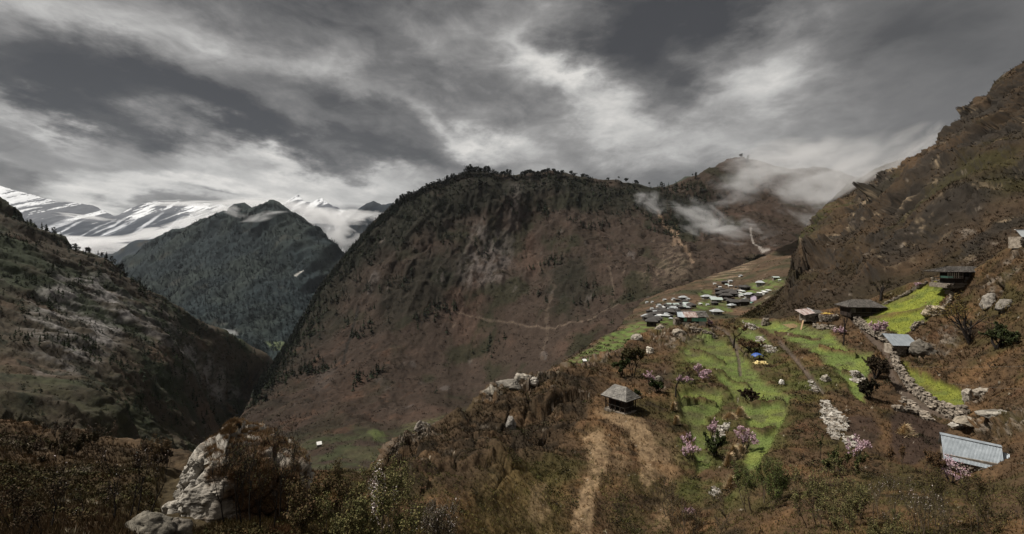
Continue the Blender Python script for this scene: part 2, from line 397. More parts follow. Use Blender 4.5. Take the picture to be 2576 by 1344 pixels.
def n_col(p, n, px, py):
    c = forest_col(41, (.013, .020, .022), (.022, .029, .026), (.036, .036, .030))(p, n, px, py)
    j = fbm(p, 60, 3, .5, 43)*6
    c = mixc(c, (.30, .29, .27), line_mask(px, py, [(755, 706), (762, 698), (770, 692)], 3.5, j*.3))
    c = mixc(c, (.07, .085, .045), poly_mask(px, py, [(672, 884), (700, 880), (728, 884), (720, 905), (690, 905)], 8, j))
    return c
BLUE = Land('mountain', 180, 1150, 2.8,
    [(180, 760), (250, 722), (300, 690), (350, 652), (390, 622), (430, 600), (480, 580), (520, 566), (560, 558), (592, 556), (602, 538), (612, 531), (622, 541), (630, 550), (650, 541), (672, 528), (690, 524), (705, 530), (722, 545), (745, 552), (770, 566), (790, 585), (812, 608), (835, 632), (862, 652), (880, 668), (1000, 760), (1150, 860)],
    [(180, 960), (1150, 980)], [(690, 525, 2900), (300, 690, 3100), (430, 600, 3100), (860, 650, 2700), (1000, 760, 2500), (1150, 860, 2300), (700, 900, 1900), (500, 830, 2100), (700, 700, 2450), (400, 750, 2500), (180, 760, 3000), (180, 960, 1800), (700, 980, 1700), (1150, 980, 1700), (600, 620, 2800), (800, 680, 2400), (640, 800, 2150)],
    170, ridge_noise(420, 110, 45, .25), n_col, m_far)

# the left side of the valley
def l_col(p, n, px, py):
    c = np.tile(np.array([.048, .038, .026], f32), (len(p), 1))
    c = mixc(c, (.028, .034, .018), patch(p, 90, -.1, .2, 51)); c = mixc(c, (.085, .058, .04), patch(p, 60, .08, .3, 52, st=(1, .4, 1))*.8)
    j = fbm(p, 30, 4, .6, 53)*40
    rk = poly_mask(px, py, [(130, 690), (210, 700), (300, 740), (330, 800), (260, 900), (180, 960), (80, 960), (40, 850), (90, 760)], 60, j)
    rk = np.maximum(rk, poly_mask(px, py, [(330, 790), (400, 810), (520, 920), (600, 1000), (540, 1010), (430, 930), (340, 850)], 50, j)*.8)
    rk = rk*smooth(-.12, .18, fbm(p, 26, 6, .68, 54, st=(1, .35, 1)))
    c = mixc(c, (.215, .20, .19), rk*.95)
    c = mixc(c, (.10, .09, .075), patch(p, 40, .22, .36, 55, st=(1, .3, 1))*.8)
    gr = poly_mask(px, py, [(-400, 1000), (100, 960), (300, 1000), (450, 1060), (420, 1140), (-400, 1140)], 90, j)
    c = mixc(c, (.042, .042, .022), gr*.6*patch(p, 18, -.15, .2, 56))
    c = mixc(c, (.018, .020, .012), patch(p, 16, .12, .25, 57)*.8)
    return c*.88*(1+.35*smooth(350, 520, px)*smooth(800, 900, py))[:, None]  # albedo raised towards the lower right to offset the shade there
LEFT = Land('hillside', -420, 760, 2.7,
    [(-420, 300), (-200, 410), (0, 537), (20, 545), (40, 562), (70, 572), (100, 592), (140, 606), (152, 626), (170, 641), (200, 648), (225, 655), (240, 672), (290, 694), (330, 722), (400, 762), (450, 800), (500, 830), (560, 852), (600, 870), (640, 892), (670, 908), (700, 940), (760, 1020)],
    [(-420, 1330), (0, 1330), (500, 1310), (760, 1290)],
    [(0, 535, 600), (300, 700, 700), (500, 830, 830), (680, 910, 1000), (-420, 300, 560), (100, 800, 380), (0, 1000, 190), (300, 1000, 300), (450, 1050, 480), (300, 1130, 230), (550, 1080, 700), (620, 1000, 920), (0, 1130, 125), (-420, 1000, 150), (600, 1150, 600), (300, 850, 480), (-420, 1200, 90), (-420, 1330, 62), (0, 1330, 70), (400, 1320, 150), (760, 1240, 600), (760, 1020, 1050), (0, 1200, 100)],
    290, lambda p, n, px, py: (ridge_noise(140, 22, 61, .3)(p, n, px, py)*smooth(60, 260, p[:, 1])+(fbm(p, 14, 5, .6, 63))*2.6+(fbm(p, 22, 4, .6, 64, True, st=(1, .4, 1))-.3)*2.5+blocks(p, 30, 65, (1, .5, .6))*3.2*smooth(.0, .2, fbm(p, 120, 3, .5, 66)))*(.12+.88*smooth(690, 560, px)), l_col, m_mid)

# the great ridge across the valley
M_CREST = [(480, 1240), (560, 1150), (600, 1082), (612, 1055), (640, 1008), (660, 965), (680, 948), (720, 880), (745, 838), (770, 800), (800, 752), (840, 702), (862, 668), (880, 648), (920, 600), (960, 557), (985, 538), (1005, 522), (1050, 496), (1100, 474), (1140, 458), (1162, 452), (1180, 446), (1220, 447), (1278, 449), (1286, 456), (1300, 455), (1340, 448), (1400, 450), (1450, 459), (1500, 464), (1550, 466), (1600, 472), (1640, 480), (1670, 476), (1700, 470), (1740, 458), (1765, 450), (1785, 436), (1805, 424), (1830, 412), (1860, 409), (1890, 411), (1920, 418), (1990, 432), (2050, 425), (2110, 440), (2200, 460), (2400, 470)]
M_PTS = [(1280, 447, 1350), (1160, 450, 1330), (1000, 525, 1280), (900, 620, 1220), (800, 750, 1150), (720, 880, 980), (680, 948, 860), (640, 1010, 720), (600, 1085, 600), (560, 1150, 520), (480, 1240, 460), (1500, 462, 1350), (1640, 477, 1300), (1860, 407, 1300), (2000, 430, 1250), (2200, 460, 1200), (2400, 470, 1150), (1200, 730, 1050), (1200, 1020, 660), (1000, 1100, 480), (900, 1150, 380), (800, 1200, 310), (700, 1150, 430), (1100, 1075, 490), (1230, 1060, 520), (1400, 900, 680), (1500, 700, 950), (1560, 800, 740), (1700, 740, 760), (1700, 600, 1050), (1900, 650, 850), (1900, 550, 1100), (2100, 600, 900), (2400, 650, 850), (900, 900, 850), (800, 1000, 700), (1000, 800, 980), (1300, 600, 1200), (1300, 1000, 610), (1450, 950, 560), (600, 1250, 330), (1500, 1000, 470), (2000, 800, 600), (2400, 850, 550), (1700, 900, 560), (1230, 1250, 260), (900, 1250, 270)]
def m_noise(p, n, px, py):
    w = smooth(200, 700, p[:, 1]); up = smooth(-190, -60, p[:, 2])
    g = (fbm(p, 190, 6, .52, 71, True, st=(1, .42, .42))-.3)*40+(fbm(p, 60, 6, .58, 72, True, st=(1, .45, .30))-.3)*17
    f = fbm(p, 24, 5, .62, 73)*5+fbm(p, 420, 3, .5, 74)*26*up
    near_crest = 1-.5*smooth(40, 0, py-ip(px, M_CREST))
    ter = np.zeros(len(p), f32)
    f = f+blocks(p, 34, 75, (1, .6, .5))*4.0*smooth(.02, .2, fbm(p, 150, 4, .55, 76))
    lo = poly_mask(px, py, [(600, 1090), (690, 940), (860, 800), (1000, 850), (1050, 1000), (1000, 1090), (800, 1150), (620, 1180)], 120)
    qd = np.stack([p[:, 0]*.82-p[:, 2]*.57, p[:, 1]*.6, (p[:, 0]*.57+p[:, 2]*.82)*.22], -1)
    dg = (fbm(qd, 55, 6, .58, 77, True)-.3)*13*lo
    return dg+(g*w+f)*near_crest*(.35+.65*up)
def m_col(p, n, px, py):
    c = np.tile(np.array([.050, .037, .029], f32), (len(p), 1))
    c = mixc(c, (.074, .050, .038), patch(p, 110, .0, .28, 81, st=(1, .5, .6)))
    c = mixc(c, (.040, .030, .022), patch(p, 60, .0, .25, 82, st=(1, .5, .6)))
    c = mixc(c, (.025, .026, .014), patch(p, 80, .02, .22, 83, st=(1, .6, .8))*.8)
    j = fbm(p, 60, 5, .6, 84)*60; j2 = fbm(p, 18, 4, .6, 85)*14
    forest = poly_mask(px, py, [(600, 1080), (720, 850), (860, 650), (1000, 510), (1170, 430), (1290, 440), (1450, 450), (1650, 470), (1720, 520), (1640, 560), (1400, 520), (1230, 540), (1130, 580), (1000, 640), (900, 720), (830, 850), (760, 960), (680, 1020)], 70, j)
    forest = np.maximum(forest, poly_mask(px, py, [(1080, 660), (1200, 640), (1180, 740), (1060, 800), (960, 830), (960, 740)], 60, j)*.75)
    forest = np.maximum(forest, poly_mask(px, py, [(1380, 700), (1480, 660), (1500, 760), (1400, 800)], 50, j)*.8)
    forest = np.maximum(forest, poly_mask(px, py, [(1680, 500), (1780, 500), (1800, 570), (1720, 610), (1690, 560)], 40, j)*.9)
    c = mixc(c, (.015, .017, .011), forest*.85)
    # bare rock
    rk = poly_mask(px, py, [(1195, 570), (1280, 590), (1290, 640), (1270, 720), (1180, 740), (1160, 700)], 40, j2*2)*smooth(-.16, .1, fbm(p, 20, 5, .65, 86, st=(1, .6, .6)))
    rk = np.maximum(rk, poly_mask(px, py, [(800, 960), (845, 930), (850, 950), (830, 1000), (790, 1010)], 16, j2)*.55)
    rk = np.maximum(rk, poly_mask(px, py, [(1280, 470), (1310, 470), (1310, 560), (1280, 600)], 20, j2)*.5)
    rk = np.maximum(rk, patch(p, 34, .27, .40, 87, st=(1, .5, .45))*.8)
    c = mixc(c, (.150, .135, .128), rk*.6)
    c = mixc(c, (.16, .125, .10), patch(p, 22, .35, .46, 88, st=(1, .5, .4))*.6)
    c = mixc(c, (.09, .055, .038), poly_mask(px, py, [(850, 1000), (900, 960), (940, 990), (900, 1030), (860, 1040)], 40, j2)*.6)
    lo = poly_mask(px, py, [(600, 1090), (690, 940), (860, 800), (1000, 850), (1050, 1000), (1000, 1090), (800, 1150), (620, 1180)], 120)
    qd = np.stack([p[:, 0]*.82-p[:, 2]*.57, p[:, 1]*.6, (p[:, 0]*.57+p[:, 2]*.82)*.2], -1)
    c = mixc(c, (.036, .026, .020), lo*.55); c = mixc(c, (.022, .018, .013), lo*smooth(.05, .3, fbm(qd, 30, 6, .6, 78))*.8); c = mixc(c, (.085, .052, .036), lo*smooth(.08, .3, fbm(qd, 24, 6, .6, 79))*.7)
    # path, landslips and streams
    tan = (.20, .16, .125)
    c = mixc(c, tan, line_mask(px, py, [(1080, 780), (1130, 790), (1215, 808), (1240, 818), (1290, 823), (1330, 832), (1385, 834), (1430, 828), (1490, 815), (1540, 797), (1580, 788)], 2.2, j2*.2)*.42)
    c = mixc(c, tan, line_mask(px, py, [(1405, 745), (1395, 775), (1385, 800), (1380, 834), (1375, 870), (1368, 910)], 5, j2*.7)*.2)
    c = mixc(c, tan, line_mask(px, py, [(1315, 620), (1350, 660), (1385, 710), (1400, 740)], 3, j2*.5)*.12)
    c = mixc(c, tan, line_mask(px, py, [(1540, 700), (1548, 740), (1550, 780)], 3, j2*.4)*.3)
    c = mixc(c, (.25, .18, .125), line_mask(px, py, [(1655, 540), (1665, 575), (1690, 600), (1700, 625), (1695, 640)], 6, j2*.5)*.7)
    c = mixc(c, (.25, .18, .125), line_mask(px, py, [(1697, 565), (1706, 590), (1705, 620), (1730, 660), (1745, 690)], 5, j2*.5)*.7)
    c = mixc(c, (.2, .16, .12), poly_mask(px, py, [(1700, 620), (1750, 690), (1740, 720), (1650, 740), (1620, 720)], 50, j2*2)*.5*smooth(-.1, .15, fbm(p, 12, 5, .65, 89)))
    c = mixc(c, (.33, .31, .29), line_mask(px, py, [(1888, 590), (1890, 615), (1897, 640), (1915, 660), (1935, 668)], 2.5, j2*.15)*.8)
    c = mixc(c, (.016, .014, .012), line_mask(px, py, [(905, 780), (895, 830), (880, 870), (865, 930)], 5, j2*.5)*.8)
    c = c*np.array([.70, .67, .645], f32)
    # terraces and fields on the valley floor
    te = poly_mask(px, py, [(1010, 1085), (1090, 1062), (1150, 1040), (1200, 1025), (1240, 1010), (1260, 1060), (1150, 1110), (1080, 1120), (1020, 1105)], 14, j2*.4)
    tl = np.sin(py*.75+px*.18+fbm(p, 30, 3, .5, 90)*7)
    c = mixc(c, (.06, .062, .028), te*.8*smooth(-.5, .2, tl)); c = mixc(c, (.035, .03, .018), te*smooth(.1, -.7, tl)*.8)
    low = poly_mask(px, py, [(740, 1130), (900, 1100), (1010, 1095), (1100, 1120), (1100, 1260), (700, 1260)], 50, j2*2)
    c = mixc(c, (.032, .036, .017), low*patch(p, 20, -.25, .15, 91)*.9)
    c = mixc(c, (.055, .066, .024), poly_mask(px, py, [(925, 1108), (960, 1100), (975, 1112), (940, 1125)], 10, j2)*.9)
    c = mixc(c, (.05, .046, .025), poly_mask(px, py, [(860, 1145), (960, 1135), (1000, 1150), (960, 1165), (870, 1165)], 12, j2)*.7)
    return c
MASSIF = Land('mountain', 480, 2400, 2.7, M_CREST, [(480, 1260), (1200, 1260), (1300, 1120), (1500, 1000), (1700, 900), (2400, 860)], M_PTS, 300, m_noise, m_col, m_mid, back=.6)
BACKKNOLL = Land('hill', 1640, 1820, 2.5, [(1640, 490), (1690, 470), (1705, 462), (1725, 450), (1745, 447), (1765, 452), (1820, 490)], [(1640, 520), (1820, 520)],
    [(1640, 490, 1900), (1740, 447, 1950), (1820, 490, 1900), (1640, 520, 1800), (1820, 520, 1800)], 20, ridge_noise(120, 10, 95), forest_col(96, (.04, .045, .035), (.05, .055, .04)), m_mid)

# shelf with the village
def v_col(p, n, px, py):
    c = np.tile(np.array([.062, .042, .027], f32), (len(p), 1))
    c = mixc(c, (.035, .034, .018), patch(p, 40, -.05, .22, 101)); c = mixc(c, (.095, .06, .037), patch(p, 25, .05, .3, 102))
    j = fbm(p, 14, 4, .6, 103)*9
    g = (.078, .108, .030)
    tl = smooth(-.75, -.2, np.sin(py*.55-px*.12+fbm(p, 20, 3, .5, 105)*5))
    for poly, s in (([(1425, 912), (1470, 880), (1530, 846), (1590, 812), (1640, 806), (1700, 795), (1712, 815), (1640, 835), (1560, 875), (1470, 918)], 1),
                    ([(1740, 775), (1765, 757), (1790, 755), (1800, 770), (1770, 785), (1745, 785)], 1), ([(1755, 735), (1790, 728), (1790, 745), (1765, 755)], .7),
                    ([(1800, 760), (1830, 755), (1850, 765), (1840, 785), (1800, 785)], .8), ([(1850, 735), (1880, 735), (1880, 750), (1850, 752)], .6),
                    ([(1870, 715), (1930, 705), (1960, 700), (1975, 712), (1930, 735), (1880, 740)], .9), ([(1900, 765), (1935, 755), (1940, 775), (1905, 785)], .8), ([(1790, 700), (1830, 692), (1830, 705), (1795, 710)], .5)):
        mk = poly_mask(px, py, poly, 9, j); c = mixc(c, g, mk*s*(.35+.65*tl)*smooth(-.35, .1, fbm(p, 9, 4, .6, 104)))
    terr = poly_mask(px, py, [(1770, 690), (1870, 650), (1900, 660), (1860, 700), (1800, 715)], 20, j)*smooth(.0, .6, np.sin(py*1.1+px*.1+fbm(p, 20, 3, .5, 106)*4))
    c = mixc(c, (.19, .14, .095), terr*.7)
    c = mixc(c, (.22, .18, .14), patch(p, 9, .27, .4, 107)*.7)
    return c
SHELF = Land('slope', 1330, 2060, 2.0,
    [(1330, 960), (1380, 932), (1400, 917), (1450, 886), (1500, 858), (1550, 824), (1580, 796), (1620, 752), (1700, 722), (1800, 690), (1850, 672), (1900, 655), (1950, 630), (2000, 606), (2060, 590)],
    [(1330, 1010), (1450, 960), (1600, 900), (1700, 860), (2060, 840)],
    [(1450, 890, 210), (1380, 930, 190), (1550, 850, 235), (1620, 800, 300), (1700, 780, 345), (1700, 740, 450), (1800, 760, 390), (1850, 700, 520), (1900, 750, 390), (1950, 700, 440), (1950, 800, 270), (1700, 835, 235), (1550, 900, 180), (2000, 610, 720), (1600, 775, 420), (1620, 752, 500), (1330, 960, 180), (1330, 1010, 160), (2060, 840, 220), (2060, 590, 760), (1800, 690, 560), (1900, 660, 620)],
    150, lambda p, n, px, py: fbm(p, 40, 4, .55, 111)*4+fbm(p, 10, 5, .6, 112)*1.1, v_col, m_mid, back=.9)

# the steep right side
B_CREST = [(1840, 808), (1880, 790), (1920, 767), (1960, 736), (1990, 696), (2006, 652), (2016, 610), (2026, 580), (2035, 556), (2060, 532), (2090, 506), (2115, 482), (2130, 466), (2150, 456), (2172, 446), (2200, 427), (2250, 408), (2300, 394), (2335, 384), (2358, 364), (2388, 336), (2420, 304), (2455, 272), (2480, 250), (2492, 235), (2500, 215), (2518, 196), (2545, 178), (2576, 160), (2700, 70), (2950, -90)]
B_RIBS = [([(2600, 285), (2480, 370), (2380, 440), (2300, 505), (2250, 560), (2180, 625), (2100, 685), (2060, 720)], 8.0), ([(2660, 420), (2500, 520), (2420, 572), (2350, 625), (2290, 682), (2235, 728)], 5.0),
          ([(2570, 195), (2460, 300), (2400, 362), (2340, 430), (2280, 470), (2200, 522), (2130, 572), (2060, 615)], 7.5), ([(2150, 468), (2085, 540), (2050, 590)], 4.0), ([(2700, 560), (2576, 560), (2500, 600), (2440, 640)], 2.5),
          ([(2620, 340), (2540, 390), (2460, 452), (2390, 520), (2330, 575), (2270, 640), (2200, 700)], 5.0), ([(2310, 425), (2230, 462), (2170, 505), (2110, 555), (2070, 594)], 5.0), ([(2590, 470), (2540, 500), (2470, 560)], 3.5)]
def rib_field(px, py, wob):
    """height of the rock ribs and how near one is to the broken face under a rib"""
    hgt = np.zeros(len(px), f32); face = hgt.copy()
    for ln, amp in B_RIBS:
        a = np.array(ln, float); dist = np.full(len(px), 1e9); sg = np.zeros(len(px))
        for i in range(len(a)-1):
            x1, y1 = a[i]; dx, dy = a[i+1]-a[i]; t = np.clip(((px-x1)*dx+(py-y1)*dy)/(dx*dx+dy*dy), 0, 1)
            ex, ey = px-x1-t*dx, py-y1-t*dy; d = np.hypot(ex, ey); k = d < dist; dist = np.where(k, d, dist); sg = np.where(k, np.sign(dx*ey-dy*ex), sg)
        sd = dist*np.where(sg == 0, 1, sg)+wob            # positive = above the rib (uphill side)
        up = np.maximum(sd, 0); dn = np.maximum(-sd, 0)
        hgt = np.maximum(hgt, amp*np.where(sd > 0, np.exp(-up/42), np.exp(-dn/11)))
        face = np.maximum(face, smooth(-34, -4, sd)*smooth(8, -3, sd))
    return hgt, face
def b_noise(p, n, px, py):
    # strata dip down to the left: rotate so ribs run that way
    q = np.stack([p[:, 0]*.62+p[:, 2]*.78, p[:, 1], -p[:, 0]*.78+p[:, 2]*.62], -1)
    w = smooth(120, 220, p[:, 1])
    ed = .05+.95*smooth(0, 130, py-ip(px, B_CREST))
    cl = (.25+.75*smooth(-.1, .2, fbm(p, 60, 4, .55, 128)))*w
    bl = blocks(q, 26, 125, (.45, .7, 1))*4+blocks(q, 9, 126, (.5, .8, 1))*3.6+blocks(q, 4, 129, (.5, .8, 1))*1.3
    wob = fbm(p, 30, 5, .6, 116)*46; rb, fa = rib_field(px, py, wob); rb = rb*1.5*(.35+.65*smooth(-.2, .2, fbm(p, 70, 3, .5, 117)))
    return rb*(.4+.6*w)*(.05+.95*smooth(0, 90, py-ip(px, B_CREST)))+ed*(bl*cl*(.6+.9*fa)+(fbm(q, 110, 6, .52, 121, True, st=(.45, .6, 1))-.3)*26*w+(fbm(q, 30, 7, .66, 122, True, st=(.5, .8, 1))-.3)*11.0*(.4+.6*w)
            + fbm(p, 7, 4, .6, 123)*1.6)+fbm(p, 2.2, 3, .6, 124)*.4
def b_col(p, n, px, py):
    c = np.tile(np.array([.042, .031, .021], f32), (len(p), 1))
    c = mixc(c, (.074, .050, .031), patch(p, 40, -.05, .25, 131)); c = mixc(c, (.036, .028, .017), patch(p, 22, .02, .24, 132))
    c = mixc(c, (.040, .038, .016), patch(p, 55, .08, .28, 133)*.8)
    j = fbm(p, 24, 5, .6, 134)*40
    band = poly_mask(px, py, [(2576, 150), (2500, 200), (2350, 370), (2250, 460), (2150, 560), (2060, 620), (2120, 650), (2200, 640), (2260, 560), (2380, 500), (2500, 470), (2640, 400), (2640, 150)], 90, j)
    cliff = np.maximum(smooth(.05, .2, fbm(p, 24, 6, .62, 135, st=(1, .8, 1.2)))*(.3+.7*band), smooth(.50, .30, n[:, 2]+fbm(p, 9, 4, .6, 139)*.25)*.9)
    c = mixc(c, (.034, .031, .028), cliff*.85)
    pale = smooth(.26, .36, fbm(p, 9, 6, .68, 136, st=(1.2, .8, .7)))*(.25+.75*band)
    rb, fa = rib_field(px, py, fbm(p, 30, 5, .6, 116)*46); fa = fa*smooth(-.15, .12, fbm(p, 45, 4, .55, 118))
    c = mixc(c, (.030, .027, .024), fa*.85); c = mixc(c, (.26, .21, .15), fa*smooth(.12, .26, fbm(p, 11, 5, .65, 119, st=(1.6, 1, .5)))*.9)  # undersides of the ribs darkened, shade put into the rock colour
    c = mixc(c, (.095, .066, .042), smooth(3.0, 7.0, rb)*(1-fa)*.5)  # rib crests lightened in colour as if sunlit
    c = mixc(c, (.27, .21, .145), pale*.7)
    c = mixc(c, (.17, .15, .13), smooth(.26, .36, fbm(p, 6, 5, .65, 137, st=(1, .8, .8)))*.7)
    tr = poly_mask(px, py, [(2000, 640), (2100, 580), (2180, 540), (2200, 560), (2080, 660), (1980, 720), (1900, 750), (1880, 740)], 50, j)
    c = mixc(c, (.055, .062, .022), tr*.7*smooth(-.2, .5, np.sin(p[:, 2]*1.3+fbm(p, 20, 3, .5, 138)*5)))
    c = mixc(c, (.10, .15, .03), poly_mask(px, py, [(1900, 725), (1950, 705), (1985, 690), (1990, 700), (1930, 735), (1900, 740)], 10, j*.2)*.7)
    return c*np.array([.80, .75, .69], f32)
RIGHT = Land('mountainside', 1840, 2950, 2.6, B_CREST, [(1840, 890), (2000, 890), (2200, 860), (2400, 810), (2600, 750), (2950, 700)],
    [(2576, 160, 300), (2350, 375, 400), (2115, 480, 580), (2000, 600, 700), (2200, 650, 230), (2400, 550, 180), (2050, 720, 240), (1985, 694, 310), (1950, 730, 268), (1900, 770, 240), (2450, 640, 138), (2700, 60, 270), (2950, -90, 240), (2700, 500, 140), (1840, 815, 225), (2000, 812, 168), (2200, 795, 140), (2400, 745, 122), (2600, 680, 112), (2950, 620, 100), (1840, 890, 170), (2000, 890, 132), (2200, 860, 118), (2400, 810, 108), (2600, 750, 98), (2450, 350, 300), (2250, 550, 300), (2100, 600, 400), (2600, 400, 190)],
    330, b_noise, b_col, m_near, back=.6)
# ------------------------------------------------------------------ the near hillside with its fields
A_CREST = [(-350, 1050), (0, 1080), (60, 1076), (120, 1088), (250, 1110), (400, 1136), (600, 1162), (780, 1182), (900, 1187), (955, 1180), (975, 1160), (1000, 1142), (1040, 1126), (1080, 1110), (1110, 1088), (1140, 1066), (1180, 1038), (1206, 1016), (1222, 988), (1240, 980), (1262, 988), (1290, 976), (1330, 970), (1360, 974), (1420, 948), (1480, 918), (1550, 887), (1600, 852), (1640, 832), (1690, 818), (1720, 812), (1780, 808), (1850, 802), (1900, 803), (1960, 806), (2020, 790), (2080, 776), (2120, 770), (2180, 756), (2240, 738), (2300, 716), (2345, 704), (2400, 694), (2450, 690), (2480, 672), (2520, 646), (2560, 626), (2600, 612), (2950, 540)]
A_PTS = [(-350, 1440, 5), (0, 1440, 7), (450, 1440, 11), (800, 1440, 12), (1100, 1440, 20), (1300, 1440, 33), (1600, 1440, 38), (1900, 1440, 28), (2200, 1440, 22), (2576, 1440, 20), (2950, 1440, 18),
    (0, 1090, 26), (-350, 1060, 24), (250, 1115, 28), (0, 1250, 15), (300, 1250, 17), (600, 1250, 22), (600, 1165, 30), (800, 1250, 24), (780, 1187, 34), (900, 1200, 40), (960, 1340, 17), (1100, 1300, 28), (1250, 1344, 35),
    (960, 1182, 56), (1090, 1108, 72), (1235, 983, 92), (1330, 972, 95), (1500, 912, 112), (1090, 1200, 52), (1250, 1150, 60), (1350, 1050, 78),
    (1450, 1340, 43), (1600, 1180, 58), (1560, 1035, 77), (1400, 1200, 54), (1640, 900, 120), (1740, 825, 145), (1700, 1000, 86), (1800, 1200, 57), (1800, 1050, 78), (1800, 900, 115), (1800, 835, 142), (1905, 900, 112),
    (1900, 1150, 60), (2000, 1250, 42), (2300, 1300, 31), (2550, 1300, 29), (2430, 1190, 50), (2100, 1080, 66), (2200, 1000, 79), (2350, 1000, 78), (2500, 1050, 62), (2576, 1150, 47),
    (2275, 910, 95), (2450, 900, 84), (2550, 900, 74), (2450, 780, 98), (2550, 650, 95), (2700, 620, 90), (2950, 560, 85), (2950, 1000, 50),
    (2415, 715, 108), (2350, 730, 112), (2200, 765, 122), (2165, 795, 120), (2050, 805, 126), (2000, 850, 117), (1950, 812, 138), (1850, 806, 150)]
FIELDS = [
    ([(1775, 833), (1830, 862), (1850, 882), (1872, 905), (1900, 938), (1925, 962), (1990, 1000), (1975, 1060), (1940, 1110), (1905, 1185), (1872, 1200), (1874, 1140), (1890, 1090), (1872, 1040), (1847, 1010), (1832, 985), (1805, 955), (1790, 932), (1740, 915), (1712, 885), (1735, 872), (1765, 868)], 'g', .9),
    ([(1706, 1000), (1745, 985), (1812, 988), (1818, 1030), (1772, 1052), (1792, 1105), (1785, 1190), (1752, 1198), (1746, 1130), (1735, 1070), (1712, 1040)], 'g', .8),
    ([(1865, 806), (1990, 812), (2082, 830), (2112, 862), (2150, 888), (2192, 905), (2184, 945), (2166, 985), (2178, 1022), (2152, 1002), (2122, 952), (2080, 912), (2030, 872), (1960, 840), (1900, 824)], 'g', 1.1),
    ([(1850, 822), (1880, 830), (1925, 850), (1938, 868), (1905, 866), (1870, 850)], 'g', .9),
    ([(1725, 868), (1770, 838), (1800, 850), (1760, 862)], 'g', .7),
    ([(2150, 800), (2215, 768), (2320, 722), (2385, 717), (2396, 735), (2362, 762), (2342, 800), (2305, 832), (2272, 852), (2232, 835), (2190, 812)], 'y', 1.0),
    ([(2262, 922), (2280, 925), (2320, 952), (2380, 968), (2420, 985), (2428, 1026), (2392, 1016), (2340, 996), (2296, 966)], 'y', .85),
    ([(1690, 815), (1705, 812), (1700, 822), (1660, 838), (1640, 838)], 'g', .6)]
BANKS = [[(1738, 884), (1768, 892), (1802, 908), (1822, 912)], [(1792, 938), (1818, 946), (1846, 962), (1880, 968)], [(1852, 1012), (1892, 1024), (1940, 1014), (1975, 1020)], [(1884, 1088), (1922, 1092), (1950, 1080)], [(1718, 1016), (1760, 1012), (1800, 1020)], [(1765, 1075), (1790, 1080)], [(1750, 1140), (1790, 1146)],
    [(1950, 836), (2010, 840), (2062, 850)], [(2062, 872), (2110, 884), (2150, 896)], [(2120, 940), (2160, 948)], [(2190, 800), (2250, 790), (2330, 772)], [(1830, 866), (1862, 886), (1880, 912)]]
PATHS = [([(2150, 800), (2168, 822), (2192, 852), (2222, 885), (2236, 915), (2240, 945), (2262, 975), (2300, 1003), (2340, 1026), (2400, 1052), (2450, 1075)], 13),
         ([(1838, 850), (1850, 872), (1858, 900), (1862, 940)], 5), ([(1800, 818), (1830, 838), (1860, 878), (1895, 905)], 4),
         ([(1960, 858), (2000, 900), (2040, 950), (2070, 985)], 7)]
